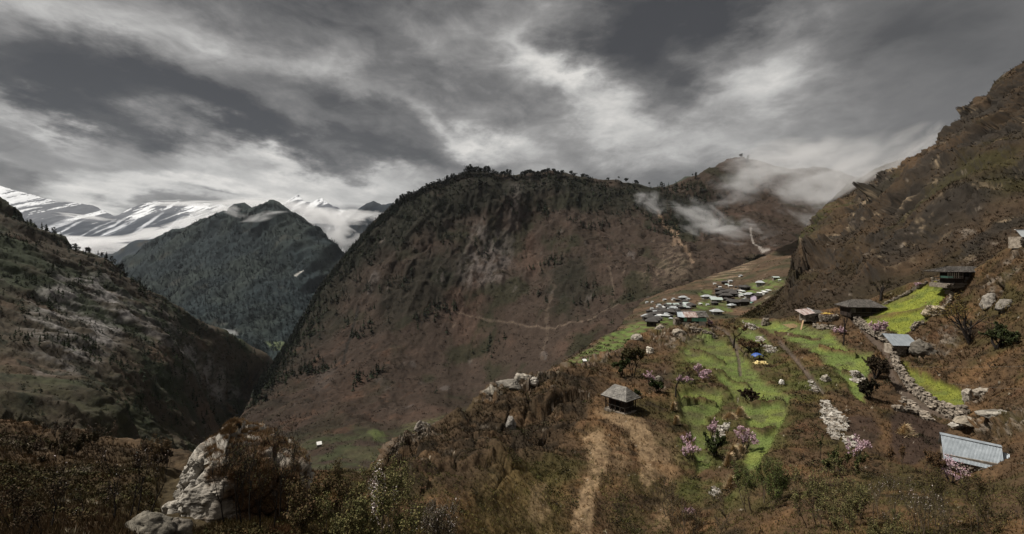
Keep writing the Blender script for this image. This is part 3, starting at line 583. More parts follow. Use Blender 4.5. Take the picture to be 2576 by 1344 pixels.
def a_masks(p, px, py):
    key = len(px)
    j = fbm(p, 3.0, 4, .6, 141)*9
    m_ = {}
    m_['g'] = np.zeros(len(px), f32); m_['y'] = m_['g'].copy()
    for poly, k, s in FIELDS: m_[k] = np.maximum(m_[k], poly_mask(px, py, poly, 16 if k == 'g' else 9, j*1.5)*s)
    bank = np.zeros(len(px), f32)
    for ln in BANKS: bank = np.maximum(bank, line_mask(px, py, ln, 5.0, j*.5))
    m_['g'] *= 1-bank*.95; m_['y'] *= 1-bank*.7; m_['bank'] = bank
    m_['path'] = np.zeros(len(px), f32)
    for ln, w in PATHS: m_['path'] = np.maximum(m_['path'], line_mask(px, py, ln, w, j*.4, .45))
    m_['soil'] = np.maximum(poly_mask(px, py, [(2240, 1050), (2290, 1042), (2350, 1060), (2400, 1085), (2370, 1110), (2365, 1150), (2290, 1170), (2240, 1130)], 16, j*1.5), poly_mask(px, py, [(2130, 1060), (2190, 1060), (2220, 1100), (2190, 1130), (2130, 1100)], 14, j*1.5)*.9)
    m_['soil'] = np.maximum(m_['soil'], poly_mask(px, py, [(1655, 930), (1700, 935), (1690, 990), (1650, 1000), (1630, 960)], 14, j)*.6)
    m_['tan'] = np.zeros(len(px), f32)
    for poly, s in (([(1462, 1092), (1500, 1088), (1530, 1100), (1534, 1150), (1522, 1200), (1500, 1250), (1488, 1300), (1480, 1360), (1434, 1360), (1444, 1300), (1462, 1240), (1478, 1190), (1474, 1130)], 1.0), ([(1500, 1038), (1570, 1046), (1620, 1062), (1646, 1100), (1656, 1150), (1652, 1210), (1626, 1250), (1606, 1230), (1612, 1180), (1604, 1130), (1584, 1090), (1540, 1064)], 1.0),
                    ([(1545, 1110), (1580, 1105), (1585, 1180), (1560, 1210), (1540, 1180)], .5), ([(1330, 1240), (1370, 1220), (1380, 1300), (1350, 1344), (1320, 1320)], .5), ([(1660, 1240), (1700, 1260), (1690, 1330), (1650, 1344)], .45), ([(1640, 1060), (1700, 1100), (1710, 1200), (1660, 1250), (1650, 1130)], .35)):
        m_['tan'] = np.maximum(m_['tan'], poly_mask(px, py, poly, 18, j*1.6)*s)
    m_['rock'] = np.zeros(len(px), f32)
    for poly in ([(1205, 1020), (1225, 975), (1300, 965), (1362, 965), (1480, 905), (1560, 875), (1560, 895), (1470, 935), (1360, 995), (1290, 1000), (1230, 1020)], [(1630, 835), (1730, 822), (1800, 825), (1790, 855), (1700, 880), (1640, 870)], [(955, 1180), (1000, 1140), (1090, 1105), (1100, 1115), (1010, 1160), (970, 1200)],
                 [(2300, 870), (2400, 820), (2460, 840), (2400, 900), (2320, 925)], [(2430, 990), (2470, 960), (2475, 1000), (2440, 1040)], [(2440, 1080), (2576, 1030), (2650, 1050), (2576, 1110), (2480, 1110)], [(2460, 720), (2576, 620), (2600, 640), (2500, 740)]):
        m_['rock'] = np.maximum(m_['rock'], poly_mask(px, py, poly, 14, j*1.6))
    return m_
def a_noise(p, n, px, py):
    m_ = a_masks(p, px, py); flat = np.clip(m_['g']+m_['y']+m_['path'], 0, 1)
    far = smooth(14, 60, p[:, 1])
    # stepped terraces: banks rise between plots
    d = fbm(p, 26, 4, .5, 151)*2.6*far*(1-.7*flat)+fbm(p, 6, 5, .58, 152)*.85*(1-.85*flat)*(.25+.75*far)+(fbm(p, 9, 5, .6, 153, True)-.3)*1.2*(1-.9*flat)*far
    d = d+m_['rock']*((fbm(p, 5, 6, .62, 154, True)-.2)*.9+blocks(p, 2.6, 157, (1, 1, 1.5))*1.1+blocks(p, 1.1, 158)*.4)+fbm(p, .8, 3, .6, 155)*.16*(1-.6*flat)
    sp = poly_mask(px, py, [(950, 1190), (1000, 1140), (1206, 1012), (1240, 975), (1420, 950), (1500, 960), (1480, 1040), (1380, 1130), (1250, 1250), (1000, 1260)], 120)
    d = d+sp*((fbm(p, 18, 6, .56, 156, True, st=(1, .6, .5))-.35)*4.6+blocks(p, 5, 159, (1, .7, .6))*1.3)
    d = d+smooth(800, 450, px)*(fbm(p, 7.5, 5, .58, 149)*2.0+(fbm(p, 3, 4, .6, 150, True)-.3)*.5)*smooth(9, 18, p[:, 1])
    d = d+m_['bank']*.3
    d = d-flat*.35-m_['path']*.25
    return d*smooth(1.02, .8, 0*px+.5)
def a_col(p, n, px, py):
    m_ = a_masks(p, px, py)
    c = np.tile(np.array([.066, .045, .027], f32), (len(p), 1))
    c = mixc(c, (.112, .070, .037), patch(p, 9, -.05, .25, 161)); c = mixc(c, (.048, .042, .018), patch(p, 12, .0, .22, 162)*.9)
    c = mixc(c, (.088, .050, .030), patch(p, 5, .12, .3, 163)*.55); c = mixc(c, (.022, .017, .011), patch(p, 3.2, .12, .26, 164)*.8)
    j = fbm(p, 4, 4, .6, 165)*22
    spur = poly_mask(px, py, [(950, 1190), (1000, 1140), (1206, 1012), (1240, 975), (1420, 950), (1520, 960), (1480, 1040), (1420, 1100), (1250, 1250), (1000, 1260)], 40, j)
    c = mixc(c, (.046, .033, .021), spur*.85); c = mixc(c, (.020, .016, .011), spur*patch(p, 5, -.08, .15, 166)*.85); c = mixc(c, (.10, .066, .038), spur*patch(p, 6, .08, .28, 176)*.7); c = mixc(c, (.15, .135, .115), spur*smooth(.22, .36, fbm(p, 3, 5, .66, 177))*.8)
    c = mixc(c, (.085, .072, .026), poly_mask(px, py, [(1180, 1250), (1330, 1180), (1420, 1200), (1430, 1440), (1150, 1440)], 80, j)*.45)
    green_tint = poly_mask(px, py, [(1700, 880), (1850, 830), (2000, 900), (2160, 960), (2000, 1040), (1950, 1200), (1840, 1300), (1700, 1250), (1690, 1000)], 60, j)
    c = mixc(c, (.060, .072, .022), green_tint*.75*patch(p, 5, -.25, .15, 167))
    left = smooth(760, 420, px)*smooth(1060, 1090, py); c = mixc(c, (.052, .040, .026), left*.6); c = mixc(c, (.20, .18, .15), left*smooth(.2, .36, fbm(p, 1.8, 5, .65, 148))*.8)
    c = mixc(c, (.215, .160, .100), m_['tan']*smooth(-.4, .1, fbm(p, 1.6, 4, .65, 168))*.85)
    c = mixc(c, (.165, .147, .125), m_['rock']*smooth(-.02, .2, fbm(p, 2.2, 5, .68, 169))*.9)
    c = c*np.array([.88, .82, .76], f32)
    g = np.tile(np.array([.092, .122, .034], f32), (len(p), 1)); g = mixc(g, (.128, .152, .038), patch(p, 7, -.1, .2, 170)); g = mixc(g, (.07, .07, .032), patch(p, 3, .0, .25, 171)*.8)
    y = np.tile(np.array([.140, .155, .026], f32), (len(p), 1)); y = mixc(y, (.098, .118, .026), patch(p, 3, -.05, .2, 172)); y = mixc(y, (.085, .075, .03), patch(p, 6, .1, .3, 173)*.7)
    g = mixc(g, (.062, .055, .03), patch(p, 11, .02, .26, 175)*.6)
    k = np.clip(m_['g'], 0, 1)*.95; c = c*(1-k[:, None])+g*k[:, None]
    k = np.clip(m_['y'], 0, 1)*.95; c = c*(1-k[:, None])+y*k[:, None]
    c = mixc(c, (.032, .021, .016), m_['soil']*.9); c = mixc(c, (.075, .058, .046), m_['path']*.85)
    c = mixc(c, (.33, .29, .23), smooth(.40, .45, fbm(p, .9, 3, .6, 174))*.7*(1-np.clip(m_['g']+m_['y'], 0, 1)*.8))
    return c
NEAR = Land('ground', -350, 2950, 2.6, A_CREST, [(-350, 1440), (2950, 1440)], A_PTS, 300, a_noise, a_col, m_near, back=.75, front=8)
def valley_floor():
    xs = np.linspace(-2.2, 1.2, 90); Ys = np.concatenate([np.geomspace(12, 5200, 120)])
    X, Yg = np.meshgrid(xs, Ys); P = np.stack([X*Yg, Yg, np.interp(Yg, [0, 700, 1900, 5200], [-75, -285, -470, -640])], -1).reshape(-1, 3)
    P[:, 2] += fbm(P, 60, 5, .6, 191)*4
    c = np.tile(np.array([.040, .034, .021], f32), (len(P), 1)); c = mixc(c, (.028, .032, .016), patch(P, 40, -.1, .2, 192)); c = mixc(c, (.07, .05, .034), patch(P, 20, .05, .3, 193))
    i = np.arange(len(P)).reshape(X.shape); fc = np.stack([i[:-1, :-1], i[:-1, 1:], i[1:, 1:], i[1:, :-1]], -1).reshape(-1, 4)
    tag(new_mesh('valley_floor', P, fc, m_mid, True, c), kind='structure')
valley_floor()
# ------------------------------------------------------------------ plants
def pick(w_):
    return w_
def rot_rand(n, r):
    a = r.normal(size=(n, 4)); a /= np.linalg.norm(a, axis=1)[:, None]
    w, x, y, z = a.T
    return np.stack([np.stack([1-2*(y*y+z*z), 2*(x*y-z*w), 2*(x*z+y*w)], -1), np.stack([2*(x*y+z*w), 1-2*(x*x+z*z), 2*(y*z-x*w)], -1), np.stack([2*(x*z-y*w), 2*(y*z+x*w), 1-2*(x*x+y*y)], -1)], 1)
def leaf_tris(c, size, r, elong=1.0):
    """one small triangle of random attitude at each point"""
    n = len(c); size = np.broadcast_to(np.asarray(size, float), (n,))
    a = r.normal(size=(n, 3)); a /= np.linalg.norm(a, axis=1)[:, None]
    b = r.normal(size=(n, 3)); b -= a*(a*b).sum(1)[:, None]; b /= np.linalg.norm(b, axis=1)[:, None]
    s = size[:, None]
    V = np.stack([c+a*s*.6*elong, c-a*s*.35*elong+b*s*.5, c-a*s*.35*elong-b*s*.5], 1).reshape(-1, 3)
    return V, np.arange(n*3).reshape(-1, 3)
def tufts(c, h, r, blades=5, spread=.5, lean=None, width=.09):
    """grass tufts: thin upright blades leaning out from each point"""
    n = len(c); k = blades; h = np.broadcast_to(np.asarray(h, float), (n,))
    C = np.repeat(c, k, 0); H = np.repeat(h, k)*r.uniform(.5, 1.15, n*k)
    az = r.uniform(0, 2*np.pi, n*k); tl = r.uniform(.1, 1, n*k)*spread
    d = np.stack([np.cos(az)*tl, np.sin(az)*tl, np.ones(n*k)], -1)
    if lean is not None: d += np.repeat(np.broadcast_to(lean, (n, 3)), k, 0)
    d /= np.linalg.norm(d, axis=1)[:, None]
    off = np.stack([np.cos(az), np.sin(az), 0*az], -1)*(H*.18)[:, None]
    side = np.stack([-np.sin(az+.6), np.cos(az+.6), 0*az], -1)*(H*width)[:, None]
    B = C+off-d*(H*.1)[:, None]
    V = np.stack([B-side, B+side, B+d*H[:, None]], 1).reshape(-1, 3)
    return V, np.arange(n*k*3).reshape(-1, 3)
def clumps(c, rad, r, k=14, flat=.7, leaf=.45):
    """shrub clumps: leaf faces through a squashed ball standing on each point"""
    n = len(c); rad = np.broadcast_to(np.asarray(rad, float), (n,))
    u = r.normal(size=(n*k, 3)); u /= np.linalg.norm(u, axis=1)[:, None]; u *= (r.uniform(.2, 1, n*k)**.5)[:, None]
    u[:, 2] = np.abs(u[:, 2])*flat*1.2+.05
    R_ = np.repeat(rad, k)
    P = np.repeat(c, k, 0)+u*R_[:, None]
    return leaf_tris(P, R_*leaf*r.uniform(.6, 1.3, n*k), r)
def conifers(c, h, r, tiers=5, per=5, wid=.2):
    """far conifers: tiers of drooping boughs round a stem"""
    n = len(c); h = np.broadcast_to(np.asarray(h, float), (n,)); Vs = []; k = tiers*per
    ti = np.tile(np.repeat(np.arange(tiers), per), n); C = np.repeat(c, k, 0); H = np.repeat(h, k)
    az = r.uniform(0, 2*np.pi, n*k); t = (ti+r.uniform(-.3, .5, n*k))/tiers
    z0 = H*(.12+.86*t); rr = H*wid*(1.05-t)*r.uniform(.5, 1.25, n*k); w = rr*.75
    dirv = np.stack([np.cos(az), np.sin(az), 0*az], -1); sd = np.stack([-np.sin(az), np.cos(az), 0*az], -1)
    top = C+np.stack([0*z0, 0*z0, z0+H*.13], -1)
    e = C+dirv*rr[:, None]+np.stack([0*z0, 0*z0, z0-H*.03], -1)
    V = np.stack([top, e-sd*w[:, None], e+sd*w[:, None]], 1).reshape(-1, 3)
    return V, np.arange(n*k*3).reshape(-1, 3)
def per_face_cols(base, reps):
    return np.repeat(base, reps, 0)
def jitter_cols(c, r, amt=.3):
    return c*(1+r.uniform(-amt, amt, (len(c), 1)))*(1+r.uniform(-.08, .08, c.shape))
m_leaf = mat_albedo('foliage', ((3.0, .2),), rough=.9)
m_leaf_far = mat_albedo('forest_foliage', ((.1, .2),), rough=.95)

def scatter(land, n, x0, x1, keep, r, y0=None, y1=None):
    px, py = land.sample(n, x0, x1, y0, y1, r)
    P = land.at(px, py); k = r.uniform(size=len(px)) < keep(P, px, py)
    return P[k], px[k], py[k]

class Acc:
    def __init__(s): s.V, s.F, s.C, s.n = [], [], [], 0
    def add(s, VF, cols):
        V, Fc = VF; s.V.append(V); s.F.append(Fc+s.n); s.C.append(cols); s.n += len(V)
    def build(s, name, m_, label=None, smooth_sh=False):
        o = new_mesh(name, np.concatenate(s.V), np.concatenate(s.F), m_, smooth_sh, np.concatenate(s.C)); tag(o, label, kind='stuff'); return o

rg = np.random.default_rng(21)
# --- far forests
a_ = Acc()
P, px, py = scatter(BLUE, 15000, 190, 1000, lambda P, x, y: .45+.55*smooth(-.2, .2, fbm(P, 260, 4, .5, 201)), rg)
c = np.tile([.013, .020, .021], (len(P), 1)); a_.add(conifers(P, rg.uniform(12, 24, len(P)), rg, 3, 4), per_face_cols(jitter_cols(c, rg, .5), 36))
px = rg.uniform(200, 900, 700); P = BLUE.at(px, BLUE.crest_y(px)+rg.uniform(0, 6, 700)); c = np.tile([.012, .018, .02], (len(P), 1))
a_.add(conifers(P, rg.uniform(12, 24, len(P)), rg, 3, 4), per_face_cols(jitter_cols(c, rg, .4), 36))
a_.build('forest', m_leaf_far, 'dark conifer forest covering the far pyramid mountain')
a_ = Acc()
def left_keep(P, x, y): return np.clip(smooth(.0, .22, fbm(P, 70, 4, .55, 203))*.8+smooth(45, 0, y-ip(x, [(k, v) for k, v in zip(LEFT.cols, LEFT.top)]))*.6, 0, 1)*smooth(1150, 1020, y)
P, px, py = scatter(LEFT, 9000, -300, 720, left_keep, rg)
c = np.tile([.018, .023, .012], (len(P), 1)); hh = rg.uniform(3.5, 9, len(P))*np.clip(P[:, 1]/500, .35, 1.4)
a_.add(conifers(P, hh, rg, 4, 4, .26), per_face_cols(jitter_cols(c, rg, .5), 48))
P, px, py = scatter(LEFT, 9000, -300, 700, lambda P, x, y: .25+.6*smooth(-.1, .2, fbm(P, 30, 4, .55, 204)), rg)
c = LEFT.alb(px, py)*np.array([.8, .85, .75]); a_.add(clumps(P, P[:, 1]/430*rg.uniform(1.0, 2.6, len(P)), rg, 9), per_face_cols(jitter_cols(c, rg, .5), 27))
a_.build('forest', m_leaf_far, 'scattered dark trees and scrub on the left valley side')
a_ = Acc()
edge = lambda x: ip(x, M_CREST)
def m_keep(P, x, y):
    d = y-edge(x)
    f = smooth(140, 10, d)*smooth(1760, 1500, x)*smooth(-.25, .15, fbm(P, 60, 4, .55, 205)+.25*smooth(1150, 1000, x))
    f2 = smooth(.12, .26, fbm(P, 85, 4, .55, 206))*.8*smooth(1700, 1400, x)
    f3 = smooth(60, 0, np.hypot((x-1720)/1.3, y-545)-40)
    return np.clip(np.maximum(np.maximum(f, f2), f3), 0, 1)*smooth(1060, 960, y)
P, px, py = scatter(MASSIF, 17000, 590, 2000, m_keep, rg)
c = np.tile([.017, .021, .012], (len(P), 1)); a_.add(conifers(P, rg.uniform(9, 18, len(P)), rg, 4, 4, .22), per_face_cols(jitter_cols(c, rg, .5), 48))
px = np.interp(rg.uniform(0, 1, 900), np.linspace(0, 1, 6), [640, 700, 770, 850, 930, 1010]); P = MASSIF.at(px, edge(px)+rg.uniform(2, 26, 900)); c = np.tile([.013, .016, .011], (900, 1))
a_.add(conifers(P, rg.uniform(11, 20, 900), rg, 5, 4, .2), per_face_cols(jitter_cols(c, rg, .4), 60))
P, px, py = scatter(MASSIF, 22000, 560, 2150, lambda P, x, y: .2+.7*smooth(-.12, .2, fbm(P, 34, 4, .55, 207)), rg)
c = MASSIF.alb(px, py)*np.array([.78, .8, .75]); a_.add(clumps(P, P[:, 1]/460*rg.uniform(.9, 2.4, len(P)), rg, 8), per_face_cols(jitter_cols(c, rg, .5), 24))
a_.build('forest', m_leaf_far, 'conifers and scrub scattered over the great brown ridge')
# --- scrub on shelf and right side
a_ = Acc()
P, px, py = scatter(SHELF, 3500, 1380, 2040, lambda P, x, y: .3+.6*smooth(-.1, .2, fbm(P, 20, 4, .55, 208)), rg)
al = SHELF.alb(px, py); kk = al[:, 1] < .07; P, al = P[kk], al[kk]
a_.add(clumps(P, rg.uniform(.5, 1.7, len(P)), rg, 10), per_face_cols(jitter_cols(al*np.array([.7, .75, .65]), rg, .5), 30))
P, px, py = scatter(RIGHT, 30000, 1860, 2800, lambda P, x, y: (.2+.8*smooth(-.15, .2, fbm(P, 16, 4, .6, 209))), rg)
al = RIGHT.alb(px, py); kk = (al[:, 0] < .13) & (RIGHT.nrm(px, py)[:, 2] > .42+rg.uniform(-.1, .1, len(px))); P, al = P[kk], al[kk]; d_ = P[:, 1]/F/.4
h2 = len(P)//2
a_.add(tufts(P[:h2], np.clip(d_[:h2]*rg.uniform(1.5, 4, h2), .4, 2.4), rg, 5, .8, (-.5, -.2, 0), .12), per_face_cols(jitter_cols(al[:h2]*np.array([1.15, 1.05, .95]), rg, .45), 15))
a_.add(clumps(P[h2:], np.clip(d_[h2:]*rg.uniform(1, 2.6, len(P)-h2), .3, 2), rg, 9, .6), per_face_cols(jitter_cols(al[h2:]*np.array([.85, .85, .75]), rg, .4), 27))
a_.build('scrub', m_leaf, 'dry grass and low scrub on the steep right mountainside')

# --- undergrowth of the near hillside
a_ = Acc(); g_ = Acc()
P, px, py = scatter(NEAR, 75000, -250, 2850, lambda P, x, y: np.ones(len(x)), rg)
al = NEAR.alb(px, py); mk = a_masks(P, px, py); fld = np.maximum(mk['g'], mk['y']); d_ = P[:, 1]/F/.4
path = mk['path']+mk['soil']*.6+mk['tan']*.7
gk = fld > .4
hg = np.clip(d_[gk]*rg.uniform(.6, 1.3, gk.sum()), .05, .26)
g_.add(tufts(P[gk], hg, rg, 4, .6, None, .22), per_face_cols(jitter_cols(al[gk]*np.where(mk['y'][gk] > .4, 1.2, 1.45)[:, None], rg, .2), 12))  # blade colour raised because upright blades catch less sun
P2, px2, py2 = scatter(NEAR, 60000, 1400, 2500, lambda P, x, y: np.ones(len(x)), rg, 700, 1210)
mk2 = a_masks(P2, px2, py2); k2 = (np.maximum(mk2['g'], mk2['y']) > .3); P2 = P2[k2]; al2 = NEAR.alb(px2[k2], py2[k2])
g_.add(tufts(P2, np.clip(P2[:, 1]/F/.4*rg.uniform(.5, 1.1, len(P2)), .05, .24), rg, 4, .6, None, .22), per_face_cols(jitter_cols(al2*np.where(mk2['y'][k2] > .4, 1.2, 1.45)[:, None], rg, .2), 12))  # same lift in blade colour for the missing sun
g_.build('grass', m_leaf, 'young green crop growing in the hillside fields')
wk = (fld < .3) & (rg.uniform(size=len(px)) > path) & (poly_mask(px, py, [(400, 1090), (470, 1060), (620, 1060), (700, 1200), (600, 1325), (410, 1325)], 10) < .5)
P, al, d_, px, py = P[wk], al[wk], d_[wk], px[wk], py[wk]
ol = (smooth(1150, 1260, py)*smooth(700, 900, px)*smooth(-.25, .15, fbm(P, 5, 4, .6, 215))*.5)[:, None]; al = al*(1-ol)+np.array([.092, .086, .036])*ol
dense = smooth(-.1, .2, fbm(P, 7, 4, .6, 211))
sh = rg.uniform(size=len(P)) < dense*.55*np.where((px < 760) & (py > 1060), .45, 1)
bank = smooth(.1, .3, fbm(P, 2.6, 3, .6, 212))
a_.add(tufts(P[~sh], np.clip(d_[~sh]*rg.uniform(1.6, 4.5, (~sh).sum()), .22, .9), rg, 6, .75, (-.25, -.25, 0), .07), per_face_cols(jitter_cols(al[~sh]*np.array([1.22, 1.2, 1.08])*(1+.5*smooth(1130, 1240, py[~sh]))[:, None], rg, .5), 18))
ks = np.array([.72, .78, .6]); cs = al[sh]*ks*(1+.45*smooth(1130, 1240, py[sh]))[:, None]
olive = rg.uniform(size=len(cs)) < .35; cs[olive] = cs[olive]*.4+np.array([.036, .04, .014])*.6
dk = rg.uniform(size=len(cs)) < .2; cs[dk] *= .5
a_.add(clumps(P[sh], np.clip(d_[sh]*rg.uniform(1.2, 3.6, sh.sum()), .25, 1.3), rg, 16, .7, .3), per_face_cols(jitter_cols(cs, rg, .5), 48))
Pb, bx, by = scatter(NEAR, 9000, 960, 2580, lambda P, x, y: smooth(.06, .24, fbm(P, 6.5, 4, .6, 214))*.8, rg, 900, 1400)
mb_ = a_masks(Pb, bx, by); kb = (np.maximum(np.maximum(mb_['g'], mb_['y']), np.maximum(mb_['path'], mb_['tan']*.8)) < .25); Pb = Pb[kb]
cb = np.array([[.034, .030, .016], [.026, .021, .013], [.050, .040, .020], [.060, .038, .022]])[rg.integers(0, 4, len(Pb))]
a_.add(clumps(Pb, rg.uniform(.35, 1.05, len(Pb))*np.clip(Pb[:, 1]/70, .5, 1.2), rg, 26, .75, .26), per_face_cols(jitter_cols(cb, rg, .4), 78))
a_.build('undergrowth', m_leaf, 'brown grass and low scrub between the fields')

# ------------------------------------------------------------------ single trees
class Skel:
    """tapered limbs grown by forking; gathers tube mesh and twig tips"""
    def __init__(s, seed, rmin=.006, ld=1): s.rmin = rmin; s.ld = ld; s.r = random.Random(seed); s.V, s.F, s.tips, s.n, s.tw = [], [], [], 0, []
    def tube(s, pts, rad, k):
        base = s.n
        for i, (p, r_) in enumerate(zip(pts, rad)):
            d = (pts[min(i+1, len(pts)-1)]-pts[max(i-1, 0)])
            d = d.normalized() if d.length > 1e-9 else Vector((0, 0, 1))
            u = d.orthogonal().normalized(); v = d.cross(u)
            for j in range(k):
                a = 2*math.pi*j/k; s.V.append(p+(u*math.cos(a)+v*math.sin(a))*r_)
        s.n += k*len(pts)
        for i in range(len(pts)-1):
            for j in range(k):
                a = base+i*k+j; b = base+i*k+(j+1) % k; s.F.append((a, b, b+k, a+k))
    def grow(s, p, d, length, rad, depth, fork=(2, 3), spread=.6, up=.15, shrink=.72, wob=.15, kmin=3, seg=4):
        r = s.r; pts = [p.copy()]; rads = [rad]; q = p.copy(); dd = d.normalized()
        for i in range(seg):
            dd = (dd+Vector((r.gauss(0, wob), r.gauss(0, wob), r.gauss(0, wob)+up*.5))).normalized()
            q = q+dd*(length/seg); pts.append(q.copy()); rads.append(rad*(1-.42*(i+1)/seg))
            if depth <= s.ld: s.tw.append((q.copy(), dd.copy()))
        s.tube(pts, rads, 6 if depth > 2 else (4 if depth > 1 else kmin))
        if depth == 0: s.tips.append((q, dd)); return
        for _ in range(r.randint(*fork)):
            a = dd.orthogonal(); a.rotate(Matrix.Rotation(r.uniform(0, 6.283), 3, dd))
            nd = (dd+a*spread*r.uniform(.5, 1.3)).normalized(); t = r.uniform(.45, 1.0); i = min(seg, max(1, int(round(t*seg))))
            s.grow(pts[i], nd, length*shrink*r.uniform(.75, 1.15), max(rads[i]*.66, s.rmin), depth-1, fork, spread, up, shrink, wob, kmin, seg)
    def mesh(s, name, m_, parent):
        return new_mesh(name, np.array([tuple(v) for v in s.V]), np.array(s.F), m_, True, None, None, parent)
def empty(name, loc, rz=0, sc=1.0):
    o = D.objects.new(name, None); COL.objects.link(o); o.location = loc; o.rotation_euler = (0, 0, rz); o.scale = (sc,)*3; o.empty_display_size = .2; return o
def crown_mesh(name, pts, size, per, spreadr, cols, r, parent, m_=None, elong=1.0):
    c = np.array([tuple(p) for p in pts]); C = np.repeat(c, per, 0)+r.normal(size=(len(c)*per, 3))*spreadr
    V, Fc = leaf_tris(C, size*r.uniform(.6, 1.3, len(C)), r, elong)
    base = np.array(cols)[r.integers(0, len(cols), len(C))]
    return new_mesh(name, V, Fc, m_ or m_leaf, False, per_face_cols(jitter_cols(base, r, .3), 3), None, parent)
m_bark = mat_plain('bark', (.06, .045, .034), (.022, .017, .013), 6, .95, stretch=(1, 1, .25))
m_bark_dark = mat_plain('dark_bark', (.028, .022, .018), (.010, .008, .007), 6, .95, stretch=(1, 1, .25))
m_twig = mat_plain('twigs', (.115, .088, .06), (.05, .036, .025), 3, .95)

def ground(px, py, land=None):
    p = (land or NEAR).at(px, py)[0]; return Vector(p)
PINK = [(.48, .33, .37), (.40, .26, .31), (.56, .43, .45), (.32, .20, .23)]
WHITE = [(.55, .50, .47), (.45, .38, .36), (.60, .52, .50)]
def blossom(px, py, w, h, label, seed, cols=PINK, dens=1.0, dark=False, land=None, group='pink blossoming trees in the fields'):
    g = ground(px, py, land); Y = g.y; W = w/F*Y; H = h/F*Y
    t = empty('blossom_tree', g-Vector((0, 0, .1))); tag(t, label, 'blossom tree', group)
    s = Skel(seed); r = np.random.default_rng(seed)
    n = 4
    for i in range(n):
        a = i*6.283/n+s.r.uniform(-.4, .4); k = s.r.uniform(.25, .75)
        s.grow(Vector((0, 0, 0)), Vector((math.cos(a)*k*W/H*1.1, math.sin(a)*k*W/H*1.1, 1)), H*.46, H*.022, 3, (2, 3), .62, .10, .66, .12, 3, 3)
    pts = np.array([tuple(v) for v in s.V]); ex = np.abs(pts[:, :2]).max(); zz = pts[:, 2].max()
    fx = (W*.5)/max(ex, .01); fz = H*.97/zz
    for v in s.V: v.x *= fx; v.y *= fx; v.z *= fz
    tw = [Vector((q.x*fx, q.y*fx, q.z*fz)) for q, d in s.tw]
    s.mesh('trunk', m_bark_dark, t)
    tw = [q for q in tw if q.z > H*.22]
    crown_mesh('crown', tw, max(.05, Y/F/.4*1.0), max(2, int(6*dens)), max(.05, W*.022), cols, r, t)
    return t
def bare_tree(name, px, py, h, label, seed, w=None, depth=4, trunk=.05, leaf=None, leafn=2, leafs=.1, spread=.6, fork=(2, 3), stems=1, lean=0.0, first=.36, mat=None, up=.15, land=None, cat='tree', group=None, shrink=.72, base=.02, ld=1):
    g = ground(px, py, land); Y = g.y; H = h/F*Y
    t = empty(name, g-Vector((0, 0, .1))); tag(t, label, cat, group); s = Skel(seed, Y/F*(.42 if cat == 'shrub' else .25), ld); r = np.random.default_rng(seed)
    for i in range(stems):
        a = s.r.uniform(0, 6.283); k = .0 if stems == 1 else s.r.uniform(.15, .65)
        rb = base*H*(stems > 1)*math.sqrt(s.r.random())*2
        s.grow(Vector((rb*math.cos(a), rb*math.sin(a), 0)), Vector((math.cos(a)*k+lean, math.sin(a)*k, 1)), H*first, H*trunk/(1 if stems == 1 else 1.7), depth, fork, spread, up, shrink, .1, 3, 4)
    pts = np.array([tuple(v) for v in s.V]); fz = H/pts[:, 2].max(); fx = fz
    if w: fx = (w/F*Y*.5)/np.percentile(np.abs(pts[:, 0]), 99.5)
    for v in s.V: v.x *= fx; v.y *= fx; v.z *= fz
    s.mesh('trunk', mat or m_bark_dark, t)
    if leaf is not None:
        tw = [Vector((q.x*fx, q.y*fx, q.z*fz)) for q, d in s.tw]
        crown_mesh('crown', tw, leafs, leafn, H*.02, leaf, r, t)
    return t
# ------------------------------------------------------------------ pines on the skyline
m_pine = mat_plain('pine_needles', (.022, .026, .016), (.008, .010, .007), .25, .95)
def pine_mesh(seed, h, kind):
    """kind 0 spreading flat top, 1 ragged column, 2 spire, 3 bare pole with a tuft"""
    r = np.random.default_rng(seed); V = []; Fc = []; mi = []; n = 0
    rad = h*.018; k = 5
    for i in range(4):
        for j in range(k):
            a = 6.283*j/k; V.append((math.cos(a)*rad*(1-.22*i)+.01*h*math.sin(i*2.1+seed), math.sin(a)*rad*(1-.22*i), h*.31*i))
    tri = []
    for i in range(3):
        for j in range(k):
            a, b = i*k+j, i*k+(j+1) % k; tri += [(a, b, b+k), (a, b+k, a+k)]
    nt = len(tri); V = np.array(V)
    if kind == 0: lv = [(h*z, h*w) for z, w in ((.60, .12), (.72, .22), (.82, .30), (.90, .30), (.96, .20))]
    elif kind == 1: lv = [(h*z, h*w) for z, w in ((.30, .10), (.42, .16), (.54, .20), (.64, .18), (.74, .22), (.84, .20), (.93, .13))]
    elif kind == 2: lv = [(h*z, h*w) for z, w in ((.16, .20), (.28, .19), (.40, .17), (.52, .14), (.64, .12), (.76, .09), (.88, .05), (.96, .03))]
    else: lv = [(h*z, h*w) for z, w in ((.78, .12), (.86, .17), (.94, .12))]
    c = []; s_ = []
    for z, w in lv:
        m_ = 9
        az = r.uniform(0, 6.283, m_); rr = w*np.sqrt(r.uniform(.0, 1, m_)); sk = r.normal(0, .03*h, 2)
        c.append(np.stack([np.cos(az)*rr+sk[0], np.sin(az)*rr+sk[1], z+r.normal(0, h*.02, m_)], -1)); s_.append(np.full(m_, w*.55+h*.02))
    LV, LF = leaf_tris(np.concatenate(c), np.concatenate(s_)*1.35, r)
    LV[:, 2] = np.where(kind == 2, LV[:, 2], LV[:, 2])
    Va = np.concatenate([V, LV]); Fa = np.concatenate([np.array(tri), LF+len(V)])
    o = new_mesh('pine_tree', Va, Fa, [m_bark_dark, m_pine], False, None, np.array([0]*nt+[1]*len(LF)))
    me = o.data; D.objects.remove(o); return me
